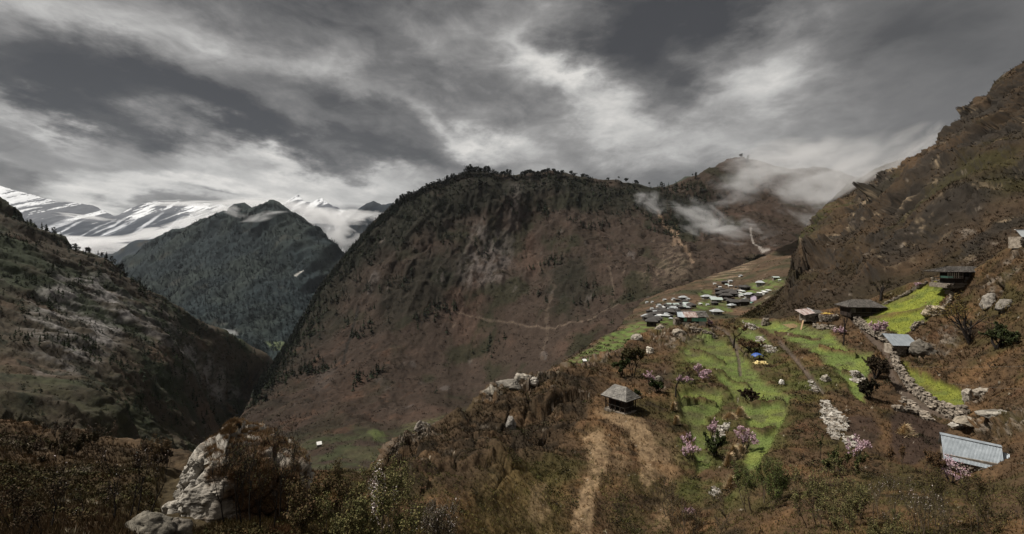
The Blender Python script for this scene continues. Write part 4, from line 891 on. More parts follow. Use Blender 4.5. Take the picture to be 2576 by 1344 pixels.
PM = [[pine_mesh(300+10*k+i, 1.0, k) for i in range(3)] for k in range(4)]
rp = random.Random(5)
KIND = ['flat-topped pine', 'ragged broad pine', 'dark spire-shaped conifer', 'bare-trunked pine with a small tuft']
def pine(x, h, kind, land=MASSIF, where='on the skyline of the great ridge', group='pines along the ridge crest', dy=1.5, sx=1.0):
    y = land.crest_y(x)+dy; g = ground(x, y, land); o = D.objects.new('pine_tree', PM[kind][rp.randrange(3)]); COL.objects.link(o)
    H = h/F*g.y*1.25; o.location = g-Vector((0, 0, H*.06)); o.scale = (H*sx, H*sx, H); o.rotation_euler = (rp.gauss(0, .03), rp.gauss(0, .03), rp.uniform(0, 6.28))
    tag(o, KIND[kind]+' standing '+where, 'tree', group+', '+KIND[kind]); return o
# skyline positions read off the photograph (x, height, kind)
sky = [(1849, 12, 1), (1853, 14, 1)]
row = []
def seg(x0, x1, n, h0, h1, kinds):
    for i in range(n):
        row.append((x0+(x1-x0)*(i+rp.uniform(.1, .9))/n, rp.uniform(h0, h1), rp.choice(kinds)))
seg(1168, 1186, 4, 17, 24, (1, 1, 2)); seg(1186, 1210, 6, 15, 20, (1, 1)); seg(1210, 1245, 9, 12, 20, (1, 1, 2)); seg(1245, 1274, 7, 10, 15, (0, 1)); seg(1274, 1282, 2, 16, 19, (0, 1))
seg(1288, 1312, 6, 6, 12, (1, 2)); seg(1310, 1340, 9, 10, 16, (0, 1, 1)); seg(1340, 1362, 7, 9, 14, (1, 2)); seg(1362, 1380, 5, 11, 14, (0, 0, 1)); seg(1388, 1412, 6, 9, 14, (0, 1, 1))
row += [(1415, 16, 0), (1422, 8, 2), (1436, 15, 0), (1440, 12, 1), (1445, 12, 0), (1450, 6, 2), (1456, 5, 2), (1462, 13, 0), (1468, 14, 0), (1475, 12, 0), (1480, 10, 1), (1485, 10, 1), (1490, 12, 2), (1500, 6, 2), (1506, 5, 2), (1511, 6, 2), (1520, 4, 2), (1530, 11, 0), (1548, 8, 2), (1556, 13, 3), (1562, 6, 2), (1575, 14, 0), (1579, 7, 2), (1585, 4, 2), (1598, 13, 0), (1604, 11, 0), (1611, 5, 2), (1633, 15, 3), (1637, 8, 2), (1643, 6, 2), (1665, 16, 1), (1671, 13, 2), (1684, 5, 2), (1698, 6, 2), (1703, 9, 2), (1720, 6, 2), (1742, 13, 3), (1752, 14, 1), (1786, 7, 3), (1863, 14, 0), (1869, 8, 3), (1880, 13, 1), (1892, 7, 2)]
for i in range(70):
    x = 1002+i*2.4+rp.uniform(-1, 1); row.append((x, rp.uniform(9, 17), rp.choice((1, 1, 2))))
for x, h, k in row: pine(x, h, k)
for i in range(34):
    x = rp.uniform(0, 30)+(i*9.2 if i > 6 else i*5); pine(min(x, 320), rp.uniform(8, 17), rp.choice((1, 2, 1)), LEFT, 'on the rim of the left hillside', 'trees on the left rim')

# ------------------------------------------------------------------ shapes for built things
class MB:
    def __init__(s): s.V, s.F, s.M = [], [], []
    def quad(s, a, b, c, d, m=0): n = len(s.V); s.V += [a, b, c, d]; s.F.append((n, n+1, n+2, n+3)); s.M.append(m)
    def box(s, c, d, m=0, rot=None, jit=0):
        n = len(s.V); x, y, z = d[0]/2, d[1]/2, d[2]/2
        for i, p in enumerate([(-x, -y, -z), (x, -y, -z), (x, y, -z), (-x, y, -z), (-x, -y, z), (x, -y, z), (x, y, z), (-x, y, z)]):
            p = Vector(p)
            if jit: p = Vector((p.x*random.uniform(1-jit, 1+jit), p.y*random.uniform(1-jit, 1+jit), p.z*random.uniform(1-jit, 1+jit)))
            if rot is not None: p = rot @ p
            s.V.append(tuple(p+Vector(c)))
        for f in ((0, 3, 2, 1), (4, 5, 6, 7), (0, 1, 5, 4), (1, 2, 6, 5), (2, 3, 7, 6), (3, 0, 4, 7)): s.F.append(tuple(n+i for i in f)); s.M.append(m)
    def bar(s, a, b, w, h=None, m=0, k=4):
        a, b = Vector(a), Vector(b); d = (b-a); L_ = d.length; d.normalize()
        q = d.to_track_quat('Z', 'Y').to_matrix(); s.box((a+b)/2, (w, h or w, L_), m, q)
    def prism(s, pts, dz, m=0):
        """closed slab from a polygon of 3D points, thickened by vector dz"""
        n = len(s.V); k = len(pts); dz = Vector(dz)
        s.V += [tuple(p) for p in pts]+[tuple(Vector(p)+dz) for p in pts]
        s.poly = None
        for i in range(k): j = (i+1) % k; s.F.append((n+i, n+j, n+k+j, n+k+i)); s.M.append(m)
        for off in (0, k):
            if k == 4: s.F.append(tuple(n+off+i for i in range(4))); s.M.append(m)
            else:
                for i in range(1, k-1, 1): s.F.append((n+off, n+off+i, n+off+i+1, n+off+i+1)); s.M.append(m)
    def build(s, name, mats, parent=None, smooth_sh=False):
        me = D.meshes.new(name)
        fs = [f if len(set(f)) == 4 else tuple(dict.fromkeys(f)) for f in s.F]
        me.from_pydata([tuple(v) for v in s.V], [], fs)
        if not isinstance(mats, (list, tuple)): mats = [mats]
        for m_ in mats: me.materials.append(m_)
        for p, mi in zip(me.polygons, s.M): p.material_index = mi; p.use_smooth = smooth_sh
        me.update(); o = D.objects.new(name, me); COL.objects.link(o)
        if parent is not None: o.parent = parent
        return o
m_slate = mat_plain('roof_slate', (.15, .135, .12), (.045, .04, .036), 1.6, .8, spec=.3)
m_slate_pale = mat_plain('pale_roof_slate', (.21, .195, .172), (.085, .078, .07), 1.3, .75, spec=.3)  # paler slate of the spur hut
m_wood = mat_plain('weathered_timber', (.045, .032, .024), (.014, .010, .008), 2.5, .9, stretch=(1, 1, .2))
m_greywood = mat_plain('grey_timber', (.19, .175, .155), (.05, .044, .038), 2.0, .9, stretch=(1, 1, .15))
m_plank = mat_plain('sawn_planks', (.46, .31, .19), (.26, .16, .09), 2, .8)
m_tin = mat_plain('galvanised_tin', (.33, .36, .385), (.22, .245, .265), 1.2, .45, .25, stretch=(1, .15, 1), spec=.4)
m_tinrust = mat_plain('rusty_tin', (.32, .27, .25), (.15, .085, .07), 1.0, .6, .15, stretch=(1.6, .1, 1), spec=.3, lo=.42, hi=.58)
m_stone = mat_plain('dry_stone', (.36, .31, .25), (.13, .105, .08), 1.9, .9, bump=.02)
m_stone_dk = mat_plain('dark_stone', (.24, .205, .165), (.08, .066, .053), 1.7, .9, bump=.02)
m_white = mat_plain('pale_stone', (.42, .39, .345), (.20, .18, .152), 1.6, .9, bump=.02)
m_lime = mat_plain('limewash', (.62, .57, .49), (.36, .31, .25), 1.1, .9)
m_green = mat_plain('green_paint', (.22, .50, .36), (.13, .33, .24), 2.2, .8)
m_whitewash = mat_plain('whitewash', (.66, .65, .62), (.45, .44, .42), .5, .85)
m_pinkwash = mat_plain('mauve_paint', (.62, .52, .62), (.48, .40, .50), .5, .85)
m_teal = mat_plain('teal_paint', (.32, .60, .52), (.25, .48, .42), .5, .85)
m_bluewash = mat_plain('blue_paint', (.22, .42, .60), (.16, .30, .48), .5, .85)
m_paletin = mat_plain('pale_tin', (.46, .47, .47), (.29, .31, .32), .4, .5, .15, spec=.4)
m_void = mat_plain('dark_doorway', (.012, .010, .009), (.008, .007, .006), 2, .95)
m_tarp = mat_plain('blue_tarpaulin', (.035, .095, .34), (.018, .05, .20), 3, .5, spec=.4)
m_yellow = mat_plain('yellow_maize', (.72, .55, .16), (.48, .33, .08), 5, .9)
m_straw = mat_albedo('straw', ((3, .3),), rough=.95)
m_rock = mat_albedo('bare_rock', ((1.2, .3), (6, .35)), bump=.12, bscale=2.2)

def slates(mb, quad_, nu, nv, lift, jit=.25, m=0, thick=.03):
    """rows of overlapping slabs over a roof face given as 4 corners: eave0, eave1, top1, top0"""
    e0, e1, t1, t0 = [Vector(q) for q in quad_]; nrm = (e1-e0).cross(t0-e0).normalized()
    if nrm.z < 0: nrm = -nrm
    for j in range(nv):
        v0, v1 = j/nv, min(1.0, (j+1.35)/nv); n = max(2, int(nu*random.uniform(.85, 1.15))); cut = [0]+sorted((i+random.uniform(-.28, .28))/n for i in range(1, n))+[1]
        for i in range(n):
            u0, u1 = cut[i]+.004, cut[i+1]-.004; dv = random.uniform(-jit, jit)/nv*.6 if j else random.uniform(-.3, .1)*jit/nv
            def P(u, v):
                a = e0.lerp(e1, u); b = t0.lerp(t1, u); return a.lerp(b, max(-.04, min(1.0, v)))
            k = random.uniform(.4, 1.4)*lift
            mb.prism([P(u0, v0+dv)+nrm*k*1.2, P(u1, v0+dv)+nrm*(k*1.2+random.uniform(0, lift*.5)), P(u1, v1)+nrm*k*.1, P(u0, v1)+nrm*k*.1], nrm*thick, m)

def stone_mass(mb, surf, n, size, m=0):
    """fitted rough stones scattered by surf() -> (point, normal)"""
    for _ in range(n):
        p, nr = surf(); q = Matrix.Rotation(random.gauss(0, .25), 3, 'X') @ Matrix.Rotation(random.uniform(0, 6.28), 3, 'Z') @ Matrix.Rotation(random.gauss(0, .2), 3, 'Y')
        s = size*random.uniform(.5, 1.5); mb.box(p, (s*random.uniform(1.0, 1.9), s*random.uniform(.8, 1.3), s*random.uniform(.35, .7)), m if isinstance(m, int) else random.choice(m), q, .25)

def stone_wall(name, line, hw, label, seed=1, size=.34, thick=.7, mats=None, group=None, dens=1.0, cat='stone wall', pale=.55):
    """dry stone wall along a line of ground points; hw = height in metres"""
    random.seed(seed); mb = MB(); pts = [ground(x, y) for x, y in line]; o0 = pts[0].copy()
    for a, b in zip(pts[:-1], pts[1:]):
        L_ = (b-a).length; d = (b-a).normalized(); side = Vector((d.y, -d.x, 0)).normalized()
        n = int(L_*hw/(size*size)*1.7*dens)+4
        # solid core
        mb.box((a+b)/2-o0+Vector((0, 0, hw*.25)), (L_*1.02, thick*.6, hw*.9), 1, d.to_track_quat('X', 'Z').to_matrix())
        for _ in range(n):
            t = random.uniform(0, 1); z = random.uniform(-.1, 1)*hw; off = random.choice((-1, -1, 1, 0))*thick*.36+random.gauss(0, .08)
            p = a.lerp(b, t)-o0+side*off+Vector((0, 0, z)); q = Matrix.Rotation(math.atan2(d.y, d.x)+random.gauss(0, .25), 3, 'Z') @ Matrix.Rotation(random.gauss(0, .18), 3, 'X')
            s = size*random.uniform(.55, 1.5); mb.box(p, (s*random.uniform(1, 1.9), s, s*random.uniform(.35, .75)), 0 if random.random() < pale else 1, q, .25)
    o = mb.build(name, mats or [m_stone, m_stone_dk]); o.location = o0; tag(o, label, cat, group); return o
def stone_heap(name, poly, label, seed, n=160, size=.35, h=.3, mats=None, group=None, cat='stone heap', pale=.75):
    """loose stones lying over a patch of the hillside, piled higher towards the middle of the patch"""
    random.seed(seed); r = np.random.default_rng(seed); a = np.array(poly, float); mb = MB(); c0 = ground(*a.mean(0)); k = 0
    px = r.uniform(a[:, 0].min(), a[:, 0].max(), n*6); py = r.uniform(a[:, 1].min(), a[:, 1].max(), n*6)
    inn = poly_mask(px, py, poly, 10, r.normal(0, 2.5, n*6)); sel = np.where(inn > r.uniform(.2, .9, n*6))[0][:n]
    P = NEAR.at(px[sel], py[sel])
    for p, w in zip(P, inn[sel]):
        p = Vector(p)-c0+Vector((0, 0, h*w*random.random()))
        q = Matrix.Rotation(random.uniform(0, 6.28), 3, 'Z') @ Matrix.Rotation(random.gauss(0, .4), 3, 'X'); s = size*random.choice((.4, .55, .7, .9, 1.2, 1.6))*random.uniform(.8, 1.2)
        mb.box(p, (s*random.uniform(1, 2), s, s*random.uniform(.3, .65)), 0 if random.random() < pale else 1, q, .35)
    o = mb.build(name, mats or [m_white, m_stone_dk]); o.location = c0; tag(o, label, cat, group); return o

def site(px, py, yaw, land=None, dz=0.0):
    g = ground(px, py, land); return g+Vector((0, 0, dz)), yaw
# ------------------------------------------------------------------ slate roofed hut on the spur
def hip_roof(t, L_, W, ez, rz, ridge, over, mats, nu, nv, name='roof', gable_dark=None, lift=.05):
    x, y = L_/2+over, W/2+over; rx = ridge/2; mb = MB(); core = MB()
    A, B, C, Dd = Vector((-x, -y, ez)), Vector((x, -y, ez)), Vector((x, y, ez)), Vector((-x, y, ez)); P, Q = Vector((-rx, 0, rz)), Vector((rx, 0, rz))
    dn = Vector((0, 0, -.06))
    for f in ((A, B, Q, P), (C, Dd, P, Q)): core.prism([p+dn for p in f], (0, 0, -.08)); slates(mb, f, nu, nv, lift)
    for f in ((B, C, Q, Q), (Dd, A, P, P)):
        core.prism([f[0]+dn, f[1]+dn, f[2]+dn], (0, 0, -.08)); slates(mb, (f[0], f[1], f[2], f[3]), int(nu*W/L_), nv, lift)
    ro = mb.build(name, mats, t); co = core.build('roof_boards', m_wood, ro); return ro
random.seed(31)
g = ground(1561, 1036); t = empty('slate_hut', g-Vector((0, 0, .2)), R(-50)); tag(t, 'small timber hut with grey slate hip roof alone on the brown spur', 'hut')
hip_roof(t, 4.2, 3.0, 2.2, 3.95, 2.4, .5, [m_slate_pale], 9, 8, lift=.04)
mb = MB(); mb.box((0, .2, 1.1), (3.5, 2.2, 2.2)); mb.build('wall', m_wood, t)
mb = MB(); mb.box((.2, -.915, .8), (.8, .03, 1.5)); mb.build('door', m_void, t)
for x, y in ((-1.95, -1.45), (-.98, -1.45), (0, -1.45), (.98, -1.45), (1.95, -1.45), (1.95, 0), (1.95, 1.45), (-1.95, 1.45)):
    mb = MB(); mb.box((x, y, 1.0), (.14, .14, 2.3)); mb.build('post', m_wood, t)
mb = MB(); mb.bar((-1.95, -1.45, .9), (1.95, -1.45, .9), .09, .05); mb.bar((1.95, -1.45, .9), (1.95, 1.45, .9), .09, .05); mb.build('rail', m_greywood, t)
mb = MB(); mb.box((0, 0, -.25), (4.3, 3.3, .6)); mb.build('plinth', m_stone_dk, t)

# ------------------------------------------------------------------ green and white house on the knoll
g = ground(1742, 819); t = empty('green_house', g-Vector((0, 0, .3)), R(-4)); tag(t, 'two-storey house with green upper wall, rust-streaked tin and tile roof', 'house')
Wd = 8.2; q = 73/F*g.y/Wd; t.scale = (q, q, q)
mb = MB(); mb.box((0, 1.6, 1.35), (Wd*.94, 3.0, 2.7)); mb.build('wall', m_wood, t)
mb = MB(); mb.box((-1.7, .06, .62), (2.5, .12, 1.25)); mb.build('lower_panel', m_lime, t); mb = MB(); mb.box((2.75, .06, .75), (1.9, .12, 1.5)); mb.build('lower_panel', m_lime, t)
mb = MB(); mb.box((.75, .06, .9), (1.1, .12, .45)); mb.build('lower_panel', m_lime, t)
for x, w in ((-1.95, .85), (.75, 1.9), (2.85, 2.1)):
    mb = MB(); mb.box((x, .02, 2.0), (w, .14, .95 if x < 2 else 1.0)); mb.build('green_panel', m_green, t)
mb = MB(); mb.box((-.86, .03, 2.0), (1.28, .12, .95)); mb.build('timber_panel', mat_plain('brown_boards', (.17, .11, .075), (.10, .06, .04), 3), t)
mb = MB(); mb.box((1.35, .0, .75), (.35, .05, .7)); mb.build('window', m_void, t)
mb = MB(); mb.box((-4.1, 1.2, 1.35), (1.2, 2.6, 2.0), 0); stone_mass(mb, lambda: (Vector((random.uniform(-4.7, -3.5), random.choice((-.12, random.uniform(0, 2.4))), random.uniform(.4, 2.3))), None), 90, .3, (0, 0)); mb.build('stone_annex', m_stone_dk, t)
mb = MB(); mb.bar((-3.55, -.25, -.6), (-3.65, -.2, 1.5), .14); mb.build('post', m_lime, t)
def corr(mb, e0, e1, t1, t0, n, amp, m=0):
    e0, e1, t1, t0 = map(Vector, (e0, e1, t1, t0)); nr = (e1-e0).cross(t0-e0).normalized(); k = n*4; b = len(mb.V)
    for i in range(k+1):
        u = i/k; o = nr*amp*math.cos(u*n*2*math.pi)
        mb.V += [tuple(e0.lerp(e1, u)+o), tuple(t0.lerp(t1, u)+o), tuple(e0.lerp(e1, u)+o-nr*.02), tuple(t0.lerp(t1, u)+o-nr*.02)]
    for i in range(k):
        a = b+i*4; mb.F += [(a, a+4, a+5, a+1), (a+2, a+3, a+7, a+6)]; mb.M += [m, m]
        mb.F.append((a, a+2, a+6, a+4)); mb.M.append(m); mb.F.append((a+1, a+5, a+7, a+3)); mb.M.append(m)
mb = MB(); corr(mb, (-2.4, -.7, 2.75), (1.35, -.7, 2.75), (1.35, 1.7, 4.15), (-2.4, 1.7, 4.15), 22, .03); ro = mb.build('tin_roof', m_tinrust, t)
mb = MB(); corr(mb, (-4.25, -.5, 2.85), (-2.35, -.7, 2.7), (-2.35, 1.7, 4.1), (-3.9, 1.7, 4.0), 9, .03); mb.build('tin_roof', m_tin, t)
mb = MB(); slates(mb, ((1.3, -.72, 2.72), (4.3, -.72, 2.66), (4.2, 1.7, 4.05), (1.3, 1.7, 4.1)), 10, 5, .12, .1, 0, .07); mb.build('tile_roof', m_slate, t)
mb = MB(); mb.prism([(-4.0, 1.7, 4.0), (4.2, 1.7, 4.0), (4.2, 3.9, 2.8), (-4.0, 3.9, 2.8)], (0, 0, -.08)); mb.build('rear_roof', m_slate, t)
mb = MB(); mb.box((.1, 1.7, 4.14), (8.1, .3, .1)); mb.build('ridge_cap', m_paletin, t)
mb = MB(); mb.box((0, 1.5, -.5), (8.6, 3.6, 1.0)); stone_mass(mb, lambda: (Vector((random.uniform(-4.6, 4.6), random.uniform(-.9, -.2), random.uniform(-1.2, -.05))), None), 220, .42, (0, 0)); mb.build('stone_base', m_stone_dk, t)

# ------------------------------------------------------------------ slate barn and half-ruined shed at the end of the long field
random.seed(32)
g = ground(2163, 789); t = empty('slate_barn', g-Vector((0, 0, .3)), R(-9)); tag(t, 'dark timber barn under a sagging slate roof beside the yellow-green field', 'barn'); q = 92/F*g.y/9.6; t.scale = (q, q, q)
hip_roof(t, 7.6, 5.2, 2.55, 4.3, 4.4, .8, [m_slate], 20, 11, lift=.07)
mb = MB(); mb.box((0, 0, 1.3), (7.3, 4.8, 2.6)); mb.build('wall', m_wood, t)
mb = MB(); mb.box((-3.0, -2.43, 1.7), (1.3, .06, 1.3)); mb.build('pale_panel', m_greywood, t)
for z in (.55, 1.25): 
    mb = MB(); mb.bar((-3.8, -2.75, z), (3.8, -2.75, z), .10, .08); mb.build('rail', m_greywood, t)
for x in (-3.7, -1.3, 1.1, 3.6):
    mb = MB(); mb.bar((x, -2.8, -.3), (x, -2.8, 2.5), .15); mb.build('post', m_wood, t)
for x in (-.6, 1.9):
    mb = MB(); mb.box((x, -2.42, 1.75), (1.0, .05, .9)); mb.build('opening', m_void, t)
g = ground(2052, 806); t = empty('tin_roof_shed', g-Vector((0, 0, .2)), R(6)); tag(t, 'half-ruined stone shed with a tilted rusty tin sheet roof', 'shed'); q = 78/F*g.y/8.4; t.scale = (q, q, q)
mb = MB(); mb.box((-.6, .8, .9), (5.4, 2.4, 1.8), 0); stone_mass(mb, lambda: (Vector((random.uniform(-3.2, 4.2), random.choice((random.uniform(-.8, -.3), random.uniform(-.6, 2))), random.uniform(-.2, 1.75))), None), 240, .36, (0, 1)); mb.build('wall', [m_stone_dk, m_stone], t)
mb = MB(); corr(mb, (-4.2, -1.0, 1.75), (-1.0, -1.0, 2.35), (-.6, 1.9, 3.3), (-4.8, 1.9, 2.9), 16, .03); mb.build('tin_sheet', m_tinrust, t)
mb = MB(); corr(mb, (-1.3, .5, 2.75), (.3, .9, 2.65), (-.2, 2.1, 3.2), (-1.0, 2.1, 3.45), 6, .03); mb.build('tin_sheet', m_paletin, t)
mb = MB(); slates(mb, ((-1.0, -.7, 2.1), (1.9, -.5, 2.2), (2.3, 1.6, 2.7), (-.9, 1.6, 2.9)), 6, 5, .06); mb.build('slate_roof', m_slate, t)
mb = MB(); mb.box((-.2, -.45, .9), (.7, .1, 1.2)); mb.build('doorway', m_void, t)
g = ground(2083, 803); t = empty('round_stone_pen', g-Vector((0, 0, .2))); tag(t, 'round stone store with rust-brown top beside the ruined shed', 'stone store'); q = 36/F*g.y/4.0; t.scale = (q, q, q)
mb = MB()
for i in range(26):
    a = i*6.283/26; mb.box((1.85*math.cos(a), 1.6*math.sin(a), .8), (.6, .6, 1.6), 1, Matrix.Rotation(a, 3, 'Z'))
stone_mass(mb, lambda: (lambda a: (Vector((2.1*math.cos(a), 1.85*math.sin(a), random.uniform(-.2, 1.7))), None))(random.uniform(0, 6.283)), 240, .32, (0, 1, 1)); mb.build('wall', [m_stone, m_stone_dk], t)
mb = MB(); mb.prism([(1.9*math.cos(i*.4488), 1.65*math.sin(i*.4488), 1.5+.14*math.sin(i*2.3)) for i in range(14)], (0, 0, .28)); mb.build('earth_top', mat_plain('rust_brown_earth', (.16, .085, .05), (.08, .045, .03), 2.5), t)
o = D.objects.new('maize_heap', None); D.objects.remove(o)
random.seed(5); mb = MB(); stone_mass(mb, lambda: (Vector((random.gauss(0, .5), random.gauss(0, .35), abs(random.gauss(0, .07)))), None), 120, .17); o = mb.build('maize_heap', m_yellow); o.location = t.location+Vector((-.75*q, -.4*q, 1.9*q)); tag(o, 'yellow maize spread to dry on top of the round stone store', 'maize')

# ------------------------------------------------------------------ upper farmhouse with the balcony
random.seed(33)
g = ground(2418, 712); t = empty('farmhouse', g-Vector((0, 0, .6)), R(-7)); tag(t, 'old timber farmhouse with sagging slate roof and a green-ended balcony', 'house'); Lh = 11.0; q = 112/F*g.y/12.4; t.scale = (q, q, q*.82)
hip_roof(t, 10.6, 6.0, 4.2, 6.0, 6.2, .9, [m_slate], 26, 12, lift=.10)
mb = MB(); mb.box((1.2, .2, 2.1), (8.0, 5.2, 4.2)); mb.build('wall', m_wood, t)
mb = MB(); mb.box((2.4, -2.45, 2.1), (5.4, .1, 1.0)); mb.build('limed_band', m_greywood, t)
mb = MB(); mb.box((2.0, -2.46, .95), (5.0, .1, .9)); mb.build('lower_panel', m_greywood, t)
for i in range(11):
    mb = MB(); mb.box((.7+i*.42, -2.47, 3.15), (.14, .08, random.uniform(.6, 1.2))); mb.build('board', m_greywood, t)
mb = MB(); mb.box((-.2, -2.45, 3.2), (1.3, .06, 1.5)); mb.build('doorway', m_void, t)
mb = MB(); mb.box((-3.4, -.2, 2.05), (3.2, 5.6, .16)); mb.build('balcony_floor', m_greywood, t)
for i in range(8):
    x = -4.9+i*.52; mb = MB(); mb.box((x, -2.9, 3.1), (.13, .13, 2.1)); mb.build('balcony_post', m_lime if i < 6 else m_greywood, t)
mb = MB(); mb.bar((-4.95, -2.92, 2.75), (-1.2, -2.92, 2.75), .12, .08); mb.bar((-4.95, -2.92, 2.2), (-1.2, -2.92, 2.2), .12, .08); mb.build('balcony_rail', m_lime, t)
mb = MB(); mb.box((-4.35, -2.94, 2.48), (1.3, .08, .62)); mb.box((-4.98, -1.7, 2.48), (.08, 2.4, .62)); mb.build('green_panel', m_teal, t)
for x in (-1.1, 2.2, 4.9):
    mb = MB(); mb.box((x, -2.8, 2.0), (.2, .2, 4.3)); mb.build('post', m_wood, t)
mb = MB(); mb.box((0, 0, -.4), (10.6, 6.2, 1.4), 0); stone_mass(mb, lambda: (Vector((random.uniform(-5.2, 3), random.uniform(-3.3, -3.0), random.uniform(-1.0, .35))), None), 160, .4, (0, 0)); mb.build('stone_base', m_stone_dk, t)

# ------------------------------------------------------------------ tin roofed stone byre, small tin house above, big tin shed below
random.seed(34)
g = ground(2278, 908); t = empty('stone_byre', g-Vector((0, 0, .2)), R(-6)); tag(t, 'stone byre with a plain blue-grey tin roof beside the walled lane', 'shed'); q = 62/F*g.y/4.9; t.scale = (q, q, q)
mb = MB(); mb.box((.05, 1.2, .9), (4.6, 2.4, 1.8), 0); stone_mass(mb, lambda: (Vector((random.choice((random.uniform(-2.3, .2), random.uniform(1.3, 2.4))), random.uniform(-.12, .0), random.uniform(-.15, 1.75))), None), 150, .28, (0, 0, 1)); stone_mass(mb, lambda: (Vector((random.uniform(2.3, 2.6), random.uniform(0, 2.4), random.uniform(0, 2.0))), None), 60, .3, (0, 1)); mb.build('wall', [m_stone, m_stone_dk], t)
for z in (.55, 1.0, 1.5):
    mb = MB(); mb.box((-1.05, -.16, z), (2.5, .1, .11)); mb.build('timber_lacing', m_wood, t)
mb = MB(); mb.box((.75, -.1, .85), (1.0, .12, 1.5)); mb.build('door', m_void, t)
mb = MB(); mb.bar((-2.2, -.2, -.1), (-2.2, -.2, 1.8), .16); mb.build('post', m_wood, t)
mb = MB(); corr(mb, (-2.6, -.65, 1.85), (2.35, -.65, 1.85), (2.35, 2.4, 3.6), (-2.6, 2.4, 3.75), 10, .012); mb.build('roof', m_tin, t)
mb = MB(); mb.prism([(-2.6, 2.4, 3.7), (2.35, 2.4, 3.55), (2.35, 3.2, 2.9), (-2.6, 3.2, 2.9)], (0, 0, -.05)); mb.build('rear_roof', m_tin, t)
g = ground(2583, 628); t = empty('stone_cabin', g-Vector((0, 0, .2)), R(4)); tag(t, 'small stone cabin with pale tin roof cut by the right picture edge', 'cabin')
mb = MB(); mb.box((1.6, 1.2, .7), (4.4, 2.4, 2.4), 0); stone_mass(mb, lambda: (Vector((random.uniform(-.6, 3.5), random.uniform(-.1, .05), random.uniform(-.5, 1.85))), None), 150, .3, (0, 0, 1)); mb.build('wall', [m_stone, m_stone_dk], t)
mb = MB(); corr(mb, (-1.2, -.5, 1.8), (4.2, -.5, 1.9), (4.2, 1.4, 3.4), (-.2, 1.4, 3.4), 10, .012); mb.build('roof', m_paletin, t)
mb = MB(); mb.box((1.9, 1.42, 3.42), (4.4, .3, .1)); mb.build('ridge_cap', m_whitewash, t)
g = ground(2446, 1190); t = empty('tin_shed', g+Vector((0, 0, .55)), R(-36)); tag(t, 'long low shed with a corrugated grey tin roof among the shrubs', 'shed')
q = 112/F*g.y/6.4; t.scale = (q, q, q)
mb = MB(); corr(mb, (-3.0, -1.0, .55), (3.2, -1.0, .30), (3.4, 1.6, 2.95), (-3.0, 1.6, 3.3), 44, .035); mb.build('roof', m_tin, t)
mb = MB(); mb.prism([(-3.05, 1.45, 3.25), (3.45, 1.4, 2.92), (3.45, 2.1, 3.0), (-3.05, 2.1, 3.4)], (0, 0, .04)); mb.build('ridge_cap', m_tin, t)
mb = MB(); mb.prism([(-3.0, 2.05, 3.32), (3.4, 2.05, 2.96), (3.4, 3.6, 1.2), (-3.0, 3.6, 1.4)], (0, 0, -.05)); mb.build('rear_roof', m_tin, t)
mb = MB(); corr(mb, (3.1, -.2, .9), (4.0, .3, .7), (4.2, 1.9, 2.0), (3.3, 1.8, 2.3), 6, .04); mb.build('torn_sheet', m_tin, t)
mb = MB(); mb.box((0, 1.2, -.3), (5.7, 3.6, 2.8), 0); stone_mass(mb, lambda: (Vector((random.uniform(-2.9, 2.9), random.uniform(-.75, -.5), random.uniform(-.9, .35))), None), 130, .3, (0, 0, 1)); mb.build('wall', [m_stone_dk, m_stone], t)

